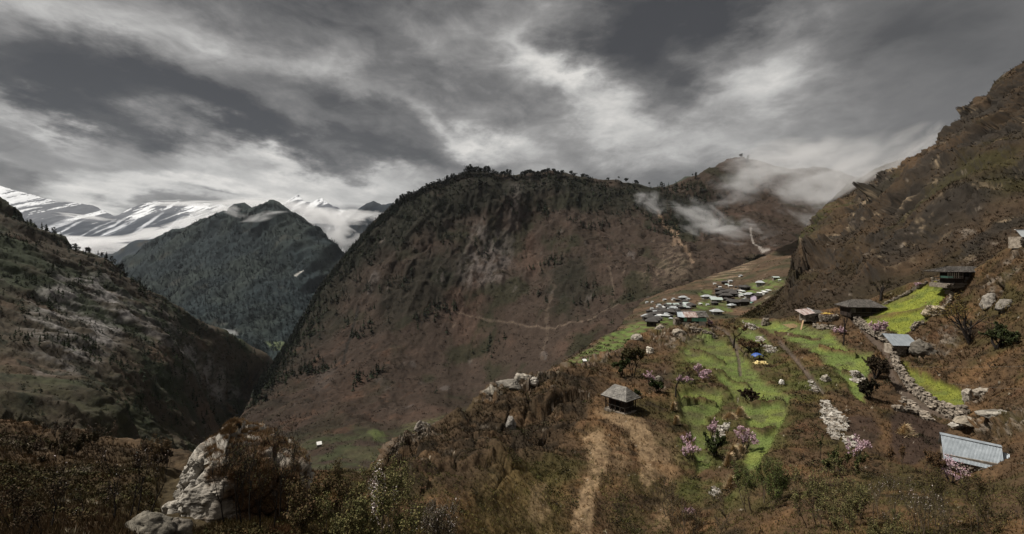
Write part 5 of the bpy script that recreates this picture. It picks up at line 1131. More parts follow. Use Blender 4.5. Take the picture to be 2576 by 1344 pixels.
# ------------------------------------------------------------------ the village
def house_kit():
    kit = {}
    def wall(L_, W, H, m_, nm):
        mb = MB(); mb.box((0, 0, H/2-.6), (L_, W, H+1.2)); o = mb.build('wall', m_); return o
    def gable(L_, W, H, rh, m_):
        mb = MB(); o_ = .12; x, y = L_/2+o_, W/2+o_*1.2
        mb.prism([(-x, -y, H-.06), (x, -y, H-.06), (x, 0, H+rh), (-x, 0, H+rh)], (0, 0, .06)); mb.prism([(-x, y, H-.06), (x, y, H-.06), (x, 0, H+rh+.002), (-x, 0, H+rh+.002)], (0, 0, .06))
        mb.prism([(-L_/2+.01, -W/2, H), (-L_/2+.01, W/2, H), (-L_/2+.01, 0, H+rh*.95)], (.03, 0, 0)); mb.prism([(L_/2-.04, -W/2, H), (L_/2-.04, W/2, H), (L_/2-.04, 0, H+rh*.95)], (.03, 0, 0)); return mb.build('roof', m_)
    def hip(L_, W, H, rh, m_):
        mb = MB(); x, y = L_/2+.16, W/2+.16; r_ = L_*.22; P, Q = (-r_, 0, H+rh), (r_, 0, H+rh); A, B, C, E = (-x, -y, H-.05), (x, -y, H-.05), (x, y, H-.05), (-x, y, H-.05)
        for f in ((A, B, Q, P), (C, E, P, Q), (B, C, Q), (E, A, P)): mb.prism(f, (0, 0, .06))
        return mb.build('roof', m_)
    def shed(L_, W, H, rh, m_):
        mb = MB(); x, y = L_/2+.14, W/2+.14; mb.prism([(-x, -y, H-.02), (x, -y, H-.02), (x, y, H+rh), (-x, y, H+rh)], (0, 0, .06)); return mb.build('roof', m_)
    m_ds = mat_plain('dark_house_slate', (.085, .078, .072), (.035, .032, .030), .7, .85); m_dw = mat_plain('dark_house_timber', (.05, .038, .03), (.018, .014, .012), .8, .9)
    spec = {'dark': (m_dw, m_ds, hip, 'dark timber house under a slate roof'), 'tin': (mat_plain('grey_wash', (.30, .29, .27), (.16, .15, .14), .5), m_paletin, hip, 'house with a pale tin roof'),
            'white': (m_whitewash, m_paletin, gable, 'small whitewashed house'), 'light': (mat_plain('stone_house', (.20, .17, .14), (.1, .085, .07), .5), mat_plain('greenish_tin', (.44, .50, .46), (.3, .34, .32), .5, .55), gable, 'stone house with a greenish tin roof'),
            'blue': (m_bluewash, m_ds, gable, 'blue-painted house'), 'teal': (m_teal, m_paletin, shed, 'teal-green painted hut'), 'mauve': (m_pinkwash, m_ds, gable, 'long mauve-painted house'), 'slab': (m_whitewash, mat_plain('flat_white_roof', (.7, .7, .69), (.55, .55, .54), .5), shed, 'house with a bright white sheet roof')}
    for k, (mw, mr, fn, lab) in spec.items():
        a = wall(1, .72, .5, mw, k); b = fn(1, .72, .5, .26 if fn is not shed else .12, mr)
        mb = MB(); mb.box((.05, -.362, .25), (.22, .008, .19)); c = mb.build('window', m_void)
        kit[k] = [(o.name.split('.')[0], o.data) for o in (a, b, c)]
        for o in (a, b, c): D.objects.remove(o)
    return kit, spec
KITS, KSPEC = house_kit()
VA = [('white', 655, 405, 9), ('white', 890, 385, 10), ('white', 320, 450, 8), ('white', 180, 462, 8), ('white', 310, 640, 9), ('dark', 1010, 415, 14), ('tin', 1160, 365, 18), ('white', 1285, 395, 10), ('dark', 1215, 465, 18), ('light', 770, 530, 14), ('dark', 690, 548, 12), ('light', 950, 590, 20), ('white', 1035, 620, 12), ('blue', 1140, 590, 11), ('tin', 1235, 565, 17), ('slab', 1250, 612, 6),
      ('tin', 590, 612, 15), ('white', 475, 668, 9), ('slab', 680, 662, 12), ('tin', 820, 600, 14), ('white', 950, 682, 12), ('light', 1185, 660, 16), ('tin', 1275, 664, 14), ('dark', 820, 695, 20), ('dark', 400, 722, 20), ('dark', 600, 745, 22), ('dark', 700, 745, 20), ('dark', 850, 765, 20), ('dark', 930, 765, 18), ('dark', 300, 800, 22), ('dark', 420, 785, 20), ('slab', 420, 772, 5), ('tin', 190, 855, 26), ('dark', 250, 905, 30),
      ('slab', 540, 850, 14), ('white', 620, 835, 13), ('tin', 690, 855, 18), ('dark', 470, 945, 24), ('dark', 430, 985, 22), ('dark', 310, 1060, 34), ('dark', 1350, 565, 18), ('dark', 1420, 595, 18), ('dark', 1300, 625, 16), ('slab', 1620, 505, 10), ('white', 1810, 530, 9), ('tin', 1790, 318, 22), ('tin', 1980, 355, 16), ('light', 2040, 420, 26), ('dark', 2010, 515, 16), ('tin', 2060, 745, 30), ('blue', 1290, 632, 9), ('dark', 540, 690, 16), ('dark', 640, 700, 16), ('dark', 760, 650, 16), ('dark', 880, 640, 14), ('dark', 1100, 640, 16), ('dark', 560, 800, 20), ('dark', 780, 820, 18)]
VB = [('white', 1060, 260, 10), ('white', 815, 405, 12), ('dark', 690, 435, 16), ('slab', 460, 462, 7), ('light', 750, 478, 9), ('slab', 585, 540, 7), ('dark', 580, 605, 22), ('dark', 820, 670, 30), ('dark', 740, 745, 26), ('dark', 900, 705, 24), ('dark', 1180, 560, 26), ('white', 1100, 570, 8), ('tin', 1520, 450, 22), ('slab', 1610, 628, 13), ('slab', 1640, 665, 12), ('slab', 1705, 598, 13), ('slab', 1525, 693, 14),
      ('tin', 1270, 740, 24), ('mauve', 1430, 785, 26), ('teal', 1330, 870, 10), ('tin', 850, 975, 18), ('dark', 950, 895, 26), ('dark', 1130, 890, 26), ('dark', 820, 875, 22), ('dark', 1210, 855, 16), ('slab', 770, 833, 7), ('slab', 1978, 362, 7), ('light', 1890, 328, 14), ('dark', 640, 660, 20), ('dark', 560, 690, 18)]
rv = random.Random(9)
def village(lst, ox, oy, k, where):
    for kind, zx, zy, w in lst:
        px = (ox+zx*k)/1.59006; py = (oy+zy*k)/1.59006
        py += w*.16
        P = SHELF.at(px, py)[0]
        if px > RIGHT.cols[0] and py > RIGHT.crest_y(px)+2 and RIGHT.at(px, py)[0][1] < P[1]: P = RIGHT.at(px, py)[0]
        g = Vector(P); s = w/F*g.y*.80; t = empty('village_house', g, rv.uniform(-.6, .6), s); t.scale = (s*rv.uniform(.85, 1.15), s, s*rv.uniform(.75, .95))
        wn = KSPEC[kind][3]+' '+where; tag(t, wn, 'house', KSPEC[kind][3]+', '+where)
        for nm, me in KITS[kind]:
            if nm == 'window' and w < 9: continue
            o = D.objects.new(nm, me); COL.objects.link(o); o.parent = t
rw = random.Random(4)
for i in range(46):
    a_ = rw.random(); VA.append((rw.choice(('dark', 'dark', 'dark', 'dark', 'tin', 'light', 'white')), 280+a_*1000+rw.gauss(0, 40), 860-a_*330+rw.gauss(0, 75), rw.uniform(10, 17)))
for i in range(16): VB.append((rw.choice(('dark', 'dark', 'dark', 'light', 'slab')), rw.uniform(420, 1250), rw.uniform(470, 900), rw.uniform(8, 15)))
village(VA, 2560, 1140, 340/2285, 'in the crowded lower village'); village(VB, 2780, 1060, 340/1987, 'among the upper village terraces')
# lone sheds on the valley floor and slope
def small_shed(px, py, w, land, label, yaw, roofm, h=.5):
    g = ground(px, py, land); s = w/F*g.y; t = empty('small_shed', g, yaw, s); tag(t, label, 'shed'); mb = MB(); mb.box((0, 0, h/2-.3), (.9, .6, h+.6)); mb.build('wall', m_stone_dk, t)
    mb = MB(); mb.prism([(-.5, -.5, h-.12), (.5, -.5, h-.12), (.5, .45, h+.22), (-.5, .45, h+.22)], (0, 0, .05)); mb.build('roof', roofm, t)
small_shed(804, 1141, 12, MASSIF, 'lone shed with white roof on the dark valley floor', .5, m_whitewash, .7)
small_shed(1471, 913, 10, SHELF, 'tiny white-roofed shed at the lower end of the green terraces', .2, m_whitewash)
# ------------------------------------------------------------------ trees and bushes one can tell apart
OLV = [(.10, .094, .036), (.072, .070, .028), (.135, .118, .05)]
DGR = [(.026, .034, .014), (.036, .046, .016), (.05, .06, .02)]
BRN = [(.085, .05, .028), (.06, .04, .022), (.11, .065, .03)]
YBR = [(.12, .085, .028), (.085, .068, .022), (.15, .10, .035)]
blossom(1766, 962, 62, 40, 'broad pink blossom tree in the middle of the green plots', 401, dens=1.5)
blossom(1633, 985, 31, 40, 'thin pale pink blossom tree in the dark hollow by the slate hut', 402, dens=.6)
blossom(1721, 970, 40, 21, 'low pink blossom tree beside a bare tree', 403, dens=.8)
blossom(1793, 1105, 38, 60, 'upright pale pink blossom tree left of the white rubble', 404, dens=.9)
blossom(1870, 1130, 64, 72, 'large pink blossom tree right of the white rubble', 405, dens=1.3)
blossom(1732, 1128, 38, 38, 'pink blossom tree on the bank left of the narrow green strip, upper one', 406, dens=.8)
blossom(1735, 1162, 50, 43, 'pink blossom tree on the bank left of the narrow green strip, lower one', 407, dens=.9)
blossom(2158, 1146, 67, 52, 'pink blossom tree below the big white stone slide', 408, dens=.8)
blossom(2392, 1216, 120, 72, 'wide sparse pink blossom tree in front of the corrugated shed', 409, dens=.7)
blossom(2214, 856, 38, 40, 'bright pink blossom tree on the rubble bank below the yellow-green field', 410, dens=1.3)
blossom(2116, 842, 28, 24, 'small pink blossom bush behind the bare black tree', 411, dens=.7)
blossom(2312, 724, 16, 12, 'tiny pink blossom bush at the top edge of the yellow-green field', 412, dens=.8)
blossom(1736, 1316, 40, 28, 'low pale pink blossom bush near the bottom of the brown slope', 413, dens=.6)
blossom(1786, 815, 14, 16, 'small pink blossom bush beside the green and white house', 414, dens=.7)
bare_tree('bare_tree', 2122, 868, 96, 'tall pollarded black bare tree standing in the long green field', 421, w=44, depth=4, trunk=.03, spread=.5, first=.42, shrink=.62)
bare_tree('bare_tree', 1698, 1016, 70, 'forked bare tree on the edge of the dark soil patch', 422, w=46, depth=4, trunk=.04, spread=.6, first=.4)
bare_tree('bare_tree', 1370, 1140, 66, 'slim dark bare tree on the shaded spur slope', 423, w=40, depth=4, trunk=.03, first=.55)
bare_tree('sapling', 2064, 1152, 64, 'curved green-topped sapling beside the white stone slide', 424, w=24, depth=2, trunk=.03, leaf=DGR, leafn=3, leafs=.14, first=.6, spread=.4, lean=.1)
bare_tree('bare_tree', 2217, 757, 54, 'fine-twigged dark tree behind the slate barn', 425, w=58, depth=4, trunk=.035, leaf=[(.05, .042, .02), (.035, .03, .016)], leafn=2, leafs=.2, first=.35)
bare_tree('spreading_tree', 2455, 872, 132, 'wide yellow-brown spreading tree on the near right slope', 426, w=140, depth=4, trunk=.03, leaf=YBR, leafn=2, leafs=.20, stems=4, first=.34, spread=.7, fork=(2, 3))
bare_tree('tree', 1846, 878, 62, 'rusty brown twiggy tree leaning over the path between fields', 427, w=50, depth=4, trunk=.045, leaf=BRN, leafn=3, leafs=.3, first=.4)
bare_tree('tree', 1733, 962, 46, 'bare brown-twigged bush behind the pink blossom', 428, w=40, depth=4, trunk=.03, leaf=BRN, leafn=1, leafs=.15, stems=3)
bare_tree('evergreen_tree', 1565, 958, 50, 'dark green round tree above the slate hut', 429, w=44, depth=3, trunk=.04, leaf=DGR, leafn=9, leafs=.42, stems=3)
bare_tree('tree', 1592, 958, 84, 'olive-brown bushy tree behind the slate hut', 430, w=56, depth=4, trunk=.03, leaf=[(.06, .05, .022), (.045, .04, .018)], leafn=4, leafs=.32, stems=3)
bare_tree('bush', 1655, 1000, 34, 'dark green bush on the hollow left of the forked bare tree', 431, w=40, depth=3, leaf=DGR, leafn=7, leafs=.35, stems=4)
bare_tree('bush', 1606, 1012, 22, 'small green bush at the right end of the slate hut', 432, w=20, depth=3, leaf=DGR, leafn=7, leafs=.25, stems=3)
bare_tree('bush', 2200, 960, 60, 'dark brown thorn bush above the lane bend', 433, w=54, depth=3, leaf=[(.04, .03, .018), (.03, .022, .014)], leafn=6, leafs=.3, stems=5)
bare_tree('bush', 2188, 1008, 56, 'near-black thorn bush below the stone disc', 434, w=48, depth=3, leaf=[(.022, .018, .012), (.03, .026, .014)], leafn=7, leafs=.3, stems=5)
bare_tree('bush', 1880, 1010, 34, 'dark brown bush on the bank in the middle of the green plots', 435, w=42, depth=3, leaf=[(.04, .026, .016), (.028, .02, .013)], leafn=6, leafs=.3, stems=4)
bare_tree('bush', 1895, 890, 34, 'brown bush on the bank left of the blue tarpaulin', 436, w=52, depth=3, leaf=BRN, leafn=5, leafs=.35, stems=4)
bare_tree('bush', 2515, 880, 66, 'mossy green bush right of the spreading tree', 437, w=86, depth=3, leaf=[(.045, .055, .02), (.035, .042, .018)], leafn=8, leafs=.3, stems=5)
bare_tree('bush', 1800, 1160, 60, 'dark olive bush on the bank right of the narrow green strip', 438, w=44, depth=3, leaf=DGR, leafn=6, leafs=.25, stems=4)
# close shrubs along the bottom of the view
def shrub(px, py, w, h, label, seed, leaf, leafn=3, leafs=.06, depth=4, stems=9, mat=None, name='shrub', spread=.55, first=.30, fork=(2, 3), ld=3):
    leafn = max(1, round(leafn*.8)) if ld == 3 else leafn
    return bare_tree(name, px, py, h, label, seed, w=w, depth=depth, trunk=.016, leaf=leaf, leafn=leafn, leafs=leafs, stems=stems, first=first, spread=spread, mat=mat or m_twig, cat='shrub', up=.3, fork=fork, base=.24*w/h, ld=ld)
shrub(655, 1345, 230, 275, 'tall dark bare-twigged shrub standing before the big pale rock', 441, [(.05, .052, .022), (.07, .05, .03)], 1, .03, 5, 8, m_bark_dark, ld=0)
shrub(295, 1310, 250, 215, 'leaning bare shrub with white bud tips in the lower left corner', 442, WHITE[:1]+[(.07, .05, .035)]*11, 1, .03, 4, 7, m_bark_dark, spread=.55, ld=0)
shrub(930, 1375, 280, 205, 'olive-leaved shrub at the bottom centre-left', 443, OLV, 4, .055, 4, 16)
shrub(820, 1365, 170, 185, 'brown-olive shrub just right of the big pale rock', 444, [(.06, .05, .02), (.08, .055, .028)], 4, .055, 4, 12)
shrub(962, 1345, 70, 190, 'white blossom spray rising above the olive shrub', 445, WHITE, 2, .05, 3, 6, spread=.3)
shrub(1085, 1375, 130, 130, 'grey twiggy shrub with white flecks at the foot of the brown slope', 446, WHITE[:1]+[(.09, .075, .05)]*11, 2, .045, 4, 10)
shrub(1925, 1290, 150, 140, 'moss-green rounded shrub at the bottom of the green plots', 447, [(.075, .088, .026), (.058, .068, .024)], 4, .09, 4, 14)
shrub(2085, 1330, 190, 150, 'olive arching shrub below the pink blossom', 448, OLV, 3, .08, 4, 14)
shrub(2270, 1345, 200, 150, 'grey-white flowering shrub in the lower right', 449, WHITE[1:]+[(.07, .06, .03)]*24, 3, .04, 4, 14)
shrub(2470, 1345, 230, 150, 'brown-olive shrub in the lower right corner', 450, [(.06, .045, .02), (.07, .062, .022)], 3, .06, 4, 14)
shrub(2130, 1200, 120, 60, 'low dark olive shrub under the stone slide', 451, DGR+OLV, 4, .12, 4, 10)
shrub(2300, 1195, 120, 70, 'dry brown shrub beside the dark soil patch', 452, BRN, 3, .10, 4, 10)
shrub(60, 1350, 190, 150, 'dark tangled shrub in the bottom left corner', 453, [(.05, .04, .024), (.07, .048, .03)], 1, .04, 4, 10, m_bark_dark, ld=1)
shrub(1720, 1345, 110, 90, 'thin brown shrub at the bottom of the tan slope', 455, BRN, 2, .06, 4, 8)
shrub(2180, 1375, 200, 110, 'yellow-green shrub at the very bottom right of centre', 456, OLV, 4, .05, 4, 14)
shrub(1780, 1385, 190, 100, 'sparse brown shrub at the bottom edge', 457, [(.06, .045, .022), (.075, .06, .025)], 3, .06, 4, 12)
shrub(150, 1160, 110, 50, 'dark scrub bush on the shaded left bank', 458, [(.05, .042, .024), (.06, .045, .027)], 2, .08, 4, 10, m_bark_dark, ld=1)
shrub(372, 1190, 100, 50, 'dark brown bush on the left bank behind the bare shrub', 459, [(.075, .05, .03), (.05, .036, .022)], 2, .08, 4, 10, m_bark_dark, ld=1)

shrub(115, 1140, 90, 74, 'thin bare-twigged shrub breaking the skyline of the left bank', 461, [(.07, .05, .035)], 1, .05, 4, 6, m_bark_dark, ld=0)
shrub(228, 1150, 110, 90, 'grey bare shrub on the left bank edge above the leaning shrub', 462, [(.09, .07, .05)], 1, .05, 4, 7, m_twig, ld=0)
shrub(395, 1200, 80, 96, 'small straw-coloured bush just left of the big outcrop', 463, [(.13, .09, .05), (.10, .07, .04)], 2, .05, 4, 8, m_twig, ld=1)
# ------------------------------------------------------------------ rocks
def boulder(px, py, w, h, label, seed, name='boulder', land=None, col=(.25, .225, .185), depth=.8, sink=.25, strata=.0, group=None):
    g = ground(px, py, land); W = w/F*g.y; H = h/F*g.y
    n, k = 44, 64; V = []
    for i in range(n):
        th = math.pi*(i+.02)/(n-.96)
        for j in range(k):
            a = 2*math.pi*j/k; V.append((math.sin(th)*math.cos(a), math.sin(th)*math.sin(a), math.cos(th)))
    V = np.array(V); r0 = np.random.default_rng(900+seed); pl = r0.normal(size=(15, 3)); pl[:, 2] = np.abs(pl[:, 2])*.9; pl /= np.linalg.norm(pl, axis=1)[:, None]; dd_ = r0.uniform(.52, .98, 15)
    rad = np.min(np.where(V@pl.T > .05, dd_[None]/np.maximum(V@pl.T, .05), 9), axis=1); rad = np.minimum(rad, 1.12)
    q = V*rad[:, None]*np.array([W/2*1.1, W/2*depth*1.1, H*.68])
    d = blocks(q+seed*2.3, min(W, H)*.42, seed)*.10*min(W, H)+fbm(q+seed*3.7, W*.5, 6, .62, seed, True)*.10*min(W, H*1.4)+fbm(q+seed, W*.16, 4, .6, seed+3)*.05*min(W, H*1.4)
    q = q+V*d[:, None]; q[:, 2] += H*(.62-sink)
    idx = np.arange(n*k).reshape(n, k); nx = np.roll(idx, -1, 1)
    Fc = np.stack([idx[:-1], idx[1:], nx[1:], nx[:-1]], -1).reshape(-1, 4)
    c = np.tile(np.array(col, f32), (len(q), 1)); c = mixc(c, tuple(x*.45 for x in col), patch(q+seed, W*.3, .0, .3, seed+7)); c = mixc(c, tuple(min(1, x*1.45) for x in col), patch(q+seed, W*.22, .08, .3, seed+8))
    o = new_mesh(name, q, Fc, m_rock, True, c); o.location = g; o.rotation_euler = (0, 0, random.uniform(-.5, .5)); tag(o, label, 'rock', group); return o
boulder(1236, 1000, 50, 30, 'jagged pale rock at the left end of the spur crest', 1, col=(.19, .17, .14)); boulder(1322, 978, 54, 24, 'broad whitish rock on the spur crest', 2, col=(.24, .215, .18))
boulder(1284, 996, 60, 16, 'grey rock between two paler crest rocks', 3, col=(.15, .135, .115)); 
boulder(1633, 888, 16, 18, 'round white boulder on the dark bank', 7, col=(.46, .42, .35)); boulder(1600, 858, 28, 16, 'rock outcrop beside the far terraces', 8, col=(.28, .25, .21))
boulder(1662, 834, 36, 15, 'dark jagged outcrop left of the green house', 9, col=(.22, .19, .155)); boulder(1712, 850, 30, 16, 'rocky knob below the green house', 10, col=(.24, .21, .17))
boulder(1288, 1066, 22, 34, 'leaning grey slab on the shaded spur slope', 11, col=(.2, .185, .165)); boulder(2352, 793, 46, 26, 'tilted layered boulder at the edge of the yellow-green field', 12, col=(.30, .25, .18))
boulder(2485, 768, 40, 30, 'smooth grey boulder on the near right slope', 13, col=(.20, .18, .155)); boulder(2530, 775, 44, 24, 'wide grey boulder near the right edge', 14, col=(.15, .135, .115))
boulder(2434, 1008, 18, 34, 'pale upright rock beside the lower yellow field', 15, col=(.27, .24, .20)); boulder(2462, 986, 32, 18, 'pale rock jutting above the lower yellow field', 16, col=(.25, .22, .18))
boulder(2328, 908, 50, 30, 'dark slanting rock face behind the stone byre', 17, col=(.13, .115, .095)); boulder(2462, 1090, 56, 14, 'pale rock ledge above the tin shed', 18, col=(.24, .205, .16)); boulder(2540, 1078, 70, 16, 'light rock rib by the right edge', 19, col=(.21, .19, .16))
boulder(1776, 842, 14, 12, 'tan boulder in front of the green house', 20, col=(.42, .33, .23)); boulder(1808, 1118, 14, 12, 'bright white boulder in the rubble', 21, col=(.7, .66, .6)); boulder(1966, 964, 12, 10, 'white stone lying in the green plot', 22, col=(.7, .66, .6)); boulder(2078, 962, 22, 14, 'grey-brown boulder below the footpath', 23)
boulder(1655, 975, 20, 14, 'grey rock at the edge of the dark soil', 24); boulder(1345, 988, 24, 16, 'weathered rock behind the crest', 25, col=(.34, .31, .27)); boulder(960, 1180, 30, 22, 'dark rock where the brown spur begins', 26, col=(.13, .115, .095)); boulder(1075, 1116, 40, 18, 'craggy rock on the lower spur edge', 27, col=(.19, .165, .14))
boulder(350, 1356, 110, 60, 'lichen-grey craggy boulder at the bottom left edge, larger one', 28, col=(.15, .135, .11), sink=.4)
boulder(420, 1362, 70, 46, 'smaller craggy boulder at the bottom edge against the big outcrop', 29, col=(.13, .115, .095), sink=.4)
# the big outcrop on the left
def outcrop():
    g = ground(600, 1344); Y = 18.0
    prof = [(1430, 400, 800), (1344, 425, 770), (1290, 428, 768), (1250, 420, 765), (1210, 436, 763), (1180, 442, 757), (1150, 447, 745), (1125, 450, 732), (1105, 458, 706), (1090, 466, 660), (1078, 482, 622), (1068, 505, 596), (1062, 532, 575), (1060, 548, 560)]
    pf = np.array(prof, float); nv, nu = 200, 300
    py = np.interp(np.linspace(0, 1, nv)**.75, np.linspace(0, 1, len(pf)), pf[:, 0]); l = np.interp(-py, -pf[:, 0], pf[:, 1]); r_ = np.interp(-py, -pf[:, 0], pf[:, 2])
    V = []
    for i in range(nv):
        L_ = (l[i]-CX)/F*Y; R_ = (r_[i]-CX)/F*Y; z = (YH-py[i])/F*(Y+2.4*float(smooth(1344, 1075, py[i]))); c = (L_+R_)/2; hw = (R_-L_)/2
        dep = 1.7*min(1, hw/1.35+.05)
        a = np.linspace(0, 2*np.pi, nu, endpoint=False); ca, sa = np.cos(a), np.sin(a); e = .72
        x = c+hw*np.sign(ca)*np.abs(ca)**e; y = Y+.8+dep*np.sign(sa)*np.abs(sa)**e+(z-(YH-1200)/F*Y)*.25
        V.append(np.stack([x, y, np.full(nu, z)], -1))
    P = np.array(V); du = np.roll(P, -1, 1)-np.roll(P, 1, 1); dv = np.gradient(P, axis=0); n = np.cross(du, dv); n /= np.maximum(np.linalg.norm(n, axis=2), 1e-9)[..., None]
    p = P.reshape(-1, 3); n = n.reshape(-1, 3)
    tilt = np.stack([p[:, 0]*.92-p[:, 2]*.38, p[:, 1], p[:, 0]*.38+p[:, 2]*.92], -1)
    lft = smooth(505, 470, CX+p[:, 0]/p[:, 1]*F)*smooth(1120, 1180, YH-p[:, 2]/p[:, 1]*F)
    d = blocks(tilt, 1.5, 511, (1.15, 1, .8))*.34+blocks(p, .55, 512, (1.1, 1, .9))*.13+fbm(p, 1.0, 6, .62, 502)*.24+fbm(p, .22, 5, .7, 513)*.08+(fbm(p, .34, 5, .6, 515, True, st=(1.6, 1.6, .12))-.3)*.26*lft
    d = d-d.mean()-.12*smooth(560, 680, CX+p[:, 0]/p[:, 1]*F)
    p2 = p+n*d[:, None]
    q = p2.reshape(nv, nu, 3); du = np.roll(q, -1, 1)-np.roll(q, 1, 1); dv = np.gradient(q, axis=0); nn = np.cross(du, dv); nn /= np.maximum(np.linalg.norm(nn, axis=2), 1e-9)[..., None]; nn = nn.reshape(-1, 3)
    pxx = CX+p2[:, 0]/p2[:, 1]*F; pyy = YH-p2[:, 2]/p2[:, 1]*F
    j = fbm(p, .8, 4, .6, 504)*50
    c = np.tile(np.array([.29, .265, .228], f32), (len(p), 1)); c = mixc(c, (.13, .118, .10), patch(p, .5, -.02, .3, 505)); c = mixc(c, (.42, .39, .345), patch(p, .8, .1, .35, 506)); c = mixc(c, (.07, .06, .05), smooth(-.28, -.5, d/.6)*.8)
    earth = poly_mask(pxx, pyy, [(585, 1120), (615, 1128), (650, 1092), (760, 1130), (800, 1440), (500, 1440), (500, 1330), (560, 1230), (530, 1190), (570, 1160)], 60, j)
    earth = np.maximum(earth, smooth(.60, .85, nn[:, 2]+fbm(p, .7, 4, .6, 507)*.5)*smooth(470, 560, pxx)*.8)
    keep = smooth(.05, .2, fbm(p, 1.1, 4, .6, 508))
    c = mixc(c, (.085, .05, .028), earth*(1-.65*keep)); c = mixc(c, (.17, .10, .05), earth*patch(p, .9, .05, .3, 509)*(1-.6*keep))
    idx = np.arange(nv*nu).reshape(nv, nu); nx = np.roll(idx, -1, 1); Fc = np.stack([idx[:-1], nx[:-1], nx[1:], idx[1:]], -1).reshape(-1, 4)
    top = np.stack([np.full(nu-2, idx[-1, 0]), idx[-1, 1:-1], idx[-1, 2:], idx[-1, 2:]], -1)
    V2 = np.concatenate([p2, [p2.reshape(nv, nu, 3)[-1].mean(0)+np.array([0, 0, .03])]]); c2 = np.concatenate([c, c[-1:]])
    cap = np.stack([idx[-1], nx[-1], np.full(nu, len(p2))], -1)
    o = new_mesh('rock_outcrop', V2, Fc, m_rock, True, c2); me = o.data
    tag(o, 'big weathered grey rock outcrop capped with dry orange grass', 'rock')
    r = np.random.default_rng(77); k = np.where((earth*(1-.6*keep) > .42) | ((nn[:, 2] > .72) & (pyy < 1090)))[0]
    k = k[(nn[k, 2] > .1)]; s = r.choice(k, 14000); b = p2[s]
    col = np.array([[.17, .11, .058], [.11, .07, .038], [.24, .165, .09]])[r.integers(0, 3, len(s))]
    gr = new_mesh('dry_grass', *tufts(b, r.uniform(.06, .20, len(b)), r, 5, .9, (-.2, -.2, 0), .05)[:2], m_leaf, False, per_face_cols(jitter_cols(col, r, .4), 15), None, o); gr['kind'] = 'stuff'
outcrop()
# ------------------------------------------------------------------ walls and stone heaps
stone_wall('stone_wall', [(2247, 912), (2256, 942), (2276, 968), (2300, 988), (2326, 1005), (2352, 1020), (2384, 1036), (2432, 1052)], 1.5, 'long pale dry stone wall holding up the lower yellow field', 61, .34, .9)
stone_wall('stone_wall', [(2152, 806), (2172, 822), (2196, 842), (2220, 862), (2244, 880)], 1.6, 'tumbled stone bank below the yellow-green field', 62, .36, 1.6, pale=.45)
stone_wall('stone_wall', [(2352, 716), (2376, 722), (2400, 732)], 1.2, 'tan stone wall in front of the old farmhouse', 63, .3, .5)
stone_wall('stone_wall', [(2222, 764), (2260, 748), (2300, 730), (2334, 716)], .5, 'low dark wall along the top of the yellow-green field', 64, .32, .5, pale=.25)
stone_wall('stone_wall', [(2270, 1004), (2284, 1010), (2300, 1024), (2306, 1038)], .7, 'curved low stone edge beside the dirt lane', 65, .4, .6)
stone_wall('stone_wall', [(2252, 1046), (2280, 1042), (2310, 1044), (2345, 1066)], .8, 'broken stone wall above the dark soil plot', 66, .4, .7, pale=.5)
stone_wall('stone_wall', [(2298, 845), (2312, 832), (2328, 826)], 1.0, 'short stacked stone corner near the tin-roofed byre', 67, .3, .5)
stone_wall('stone_wall', [(2378, 735), (2398, 745), (2386, 768), (2372, 780)], .7, 'rough stone edging on the right of the yellow-green field', 68, .32, .5)
stone_wall('stone_wall', [(2045, 820), (2075, 824), (2105, 826)], 1.0, 'rubble wall under the ruined shed', 69, .34, .8, pale=.4)
stone_wall('stone_wall', [(1740, 838), (1775, 846), (1800, 850)], 1.2, 'rough stone terrace edge under the green house', 70, .4, .8, pale=.35)
stone_heap('stone_heap', [(2138, 946), (2150, 941), (2172, 945), (2177, 953), (2170, 962), (2152, 960)], 'round flat heap of white slabs on the green field edge', 71, 200, .27, .3, pale=.68)
stone_heap('stone_heap', [(2066, 1016), (2078, 1010), (2094, 1036), (2120, 1062), (2136, 1078), (2128, 1090), (2112, 1104), (2094, 1108), (2080, 1084), (2072, 1050)], 'big triangular slide of bright white stones on the bank', 72, 560, .30, .35, pale=.66)
stone_heap('stone_heap', [(2036, 958), (2050, 956), (2058, 976), (2060, 988), (2044, 986)], 'white rubble strewn beside the footpath', 74, 90, .28, .2)
stone_heap('stone_heap', [(1800, 1090), (1815, 1076), (1838, 1070), (1836, 1082), (1818, 1096), (1806, 1110), (1796, 1106)], 'scattered white rubble between two blossom trees', 75, 90, .28, .2, pale=.6)
stone_heap('stone_heap', [(1914, 868), (1938, 866), (1950, 876), (1952, 890), (1930, 888)], 'white rubble spread above the blue tarpaulin', 76, 130, .36, .3)
stone_heap('stone_heap', [(1900, 846), (1918, 850), (1924, 858), (1908, 858)], 'small white stone scatter on the field corner', 77, 60, .34, .2)
stone_heap('stone_heap', [(1868, 812), (1890, 812), (1912, 830), (1902, 836), (1880, 826)], 'rubble strip beside the strip field', 78, 100, .42, .2, pale=.5)
stone_heap('stone_heap', [(2128, 1106), (2150, 1104), (2156, 1116), (2136, 1120)], 'little heap of white slabs above the pink blossom', 79, 40, .38, .2)
stone_heap('stone_heap', [(1790, 1238), (1815, 1242), (1812, 1262), (1790, 1258)], 'pale rubble at the foot of the narrow green strip', 80, 50, .26, .15, pale=.5)
stone_heap('stone_heap', [(2396, 1078), (2420, 1082), (2432, 1096), (2410, 1098)], 'fallen pale slabs above the corrugated shed', 81, 26, .5, .15)
random.seed(82); g = ground(1925, 816); mb = MB()
stone_mass(mb, lambda: (lambda a, z: (Vector((math.cos(a)*(.95-.4*z), math.sin(a)*(.95-.4*z), z*2.0)), None))(random.uniform(0, 6.283), random.random()), 190, .34, (0, 1)); mb.box((0, 0, .8), (1.1, 1.1, 1.9), 1)
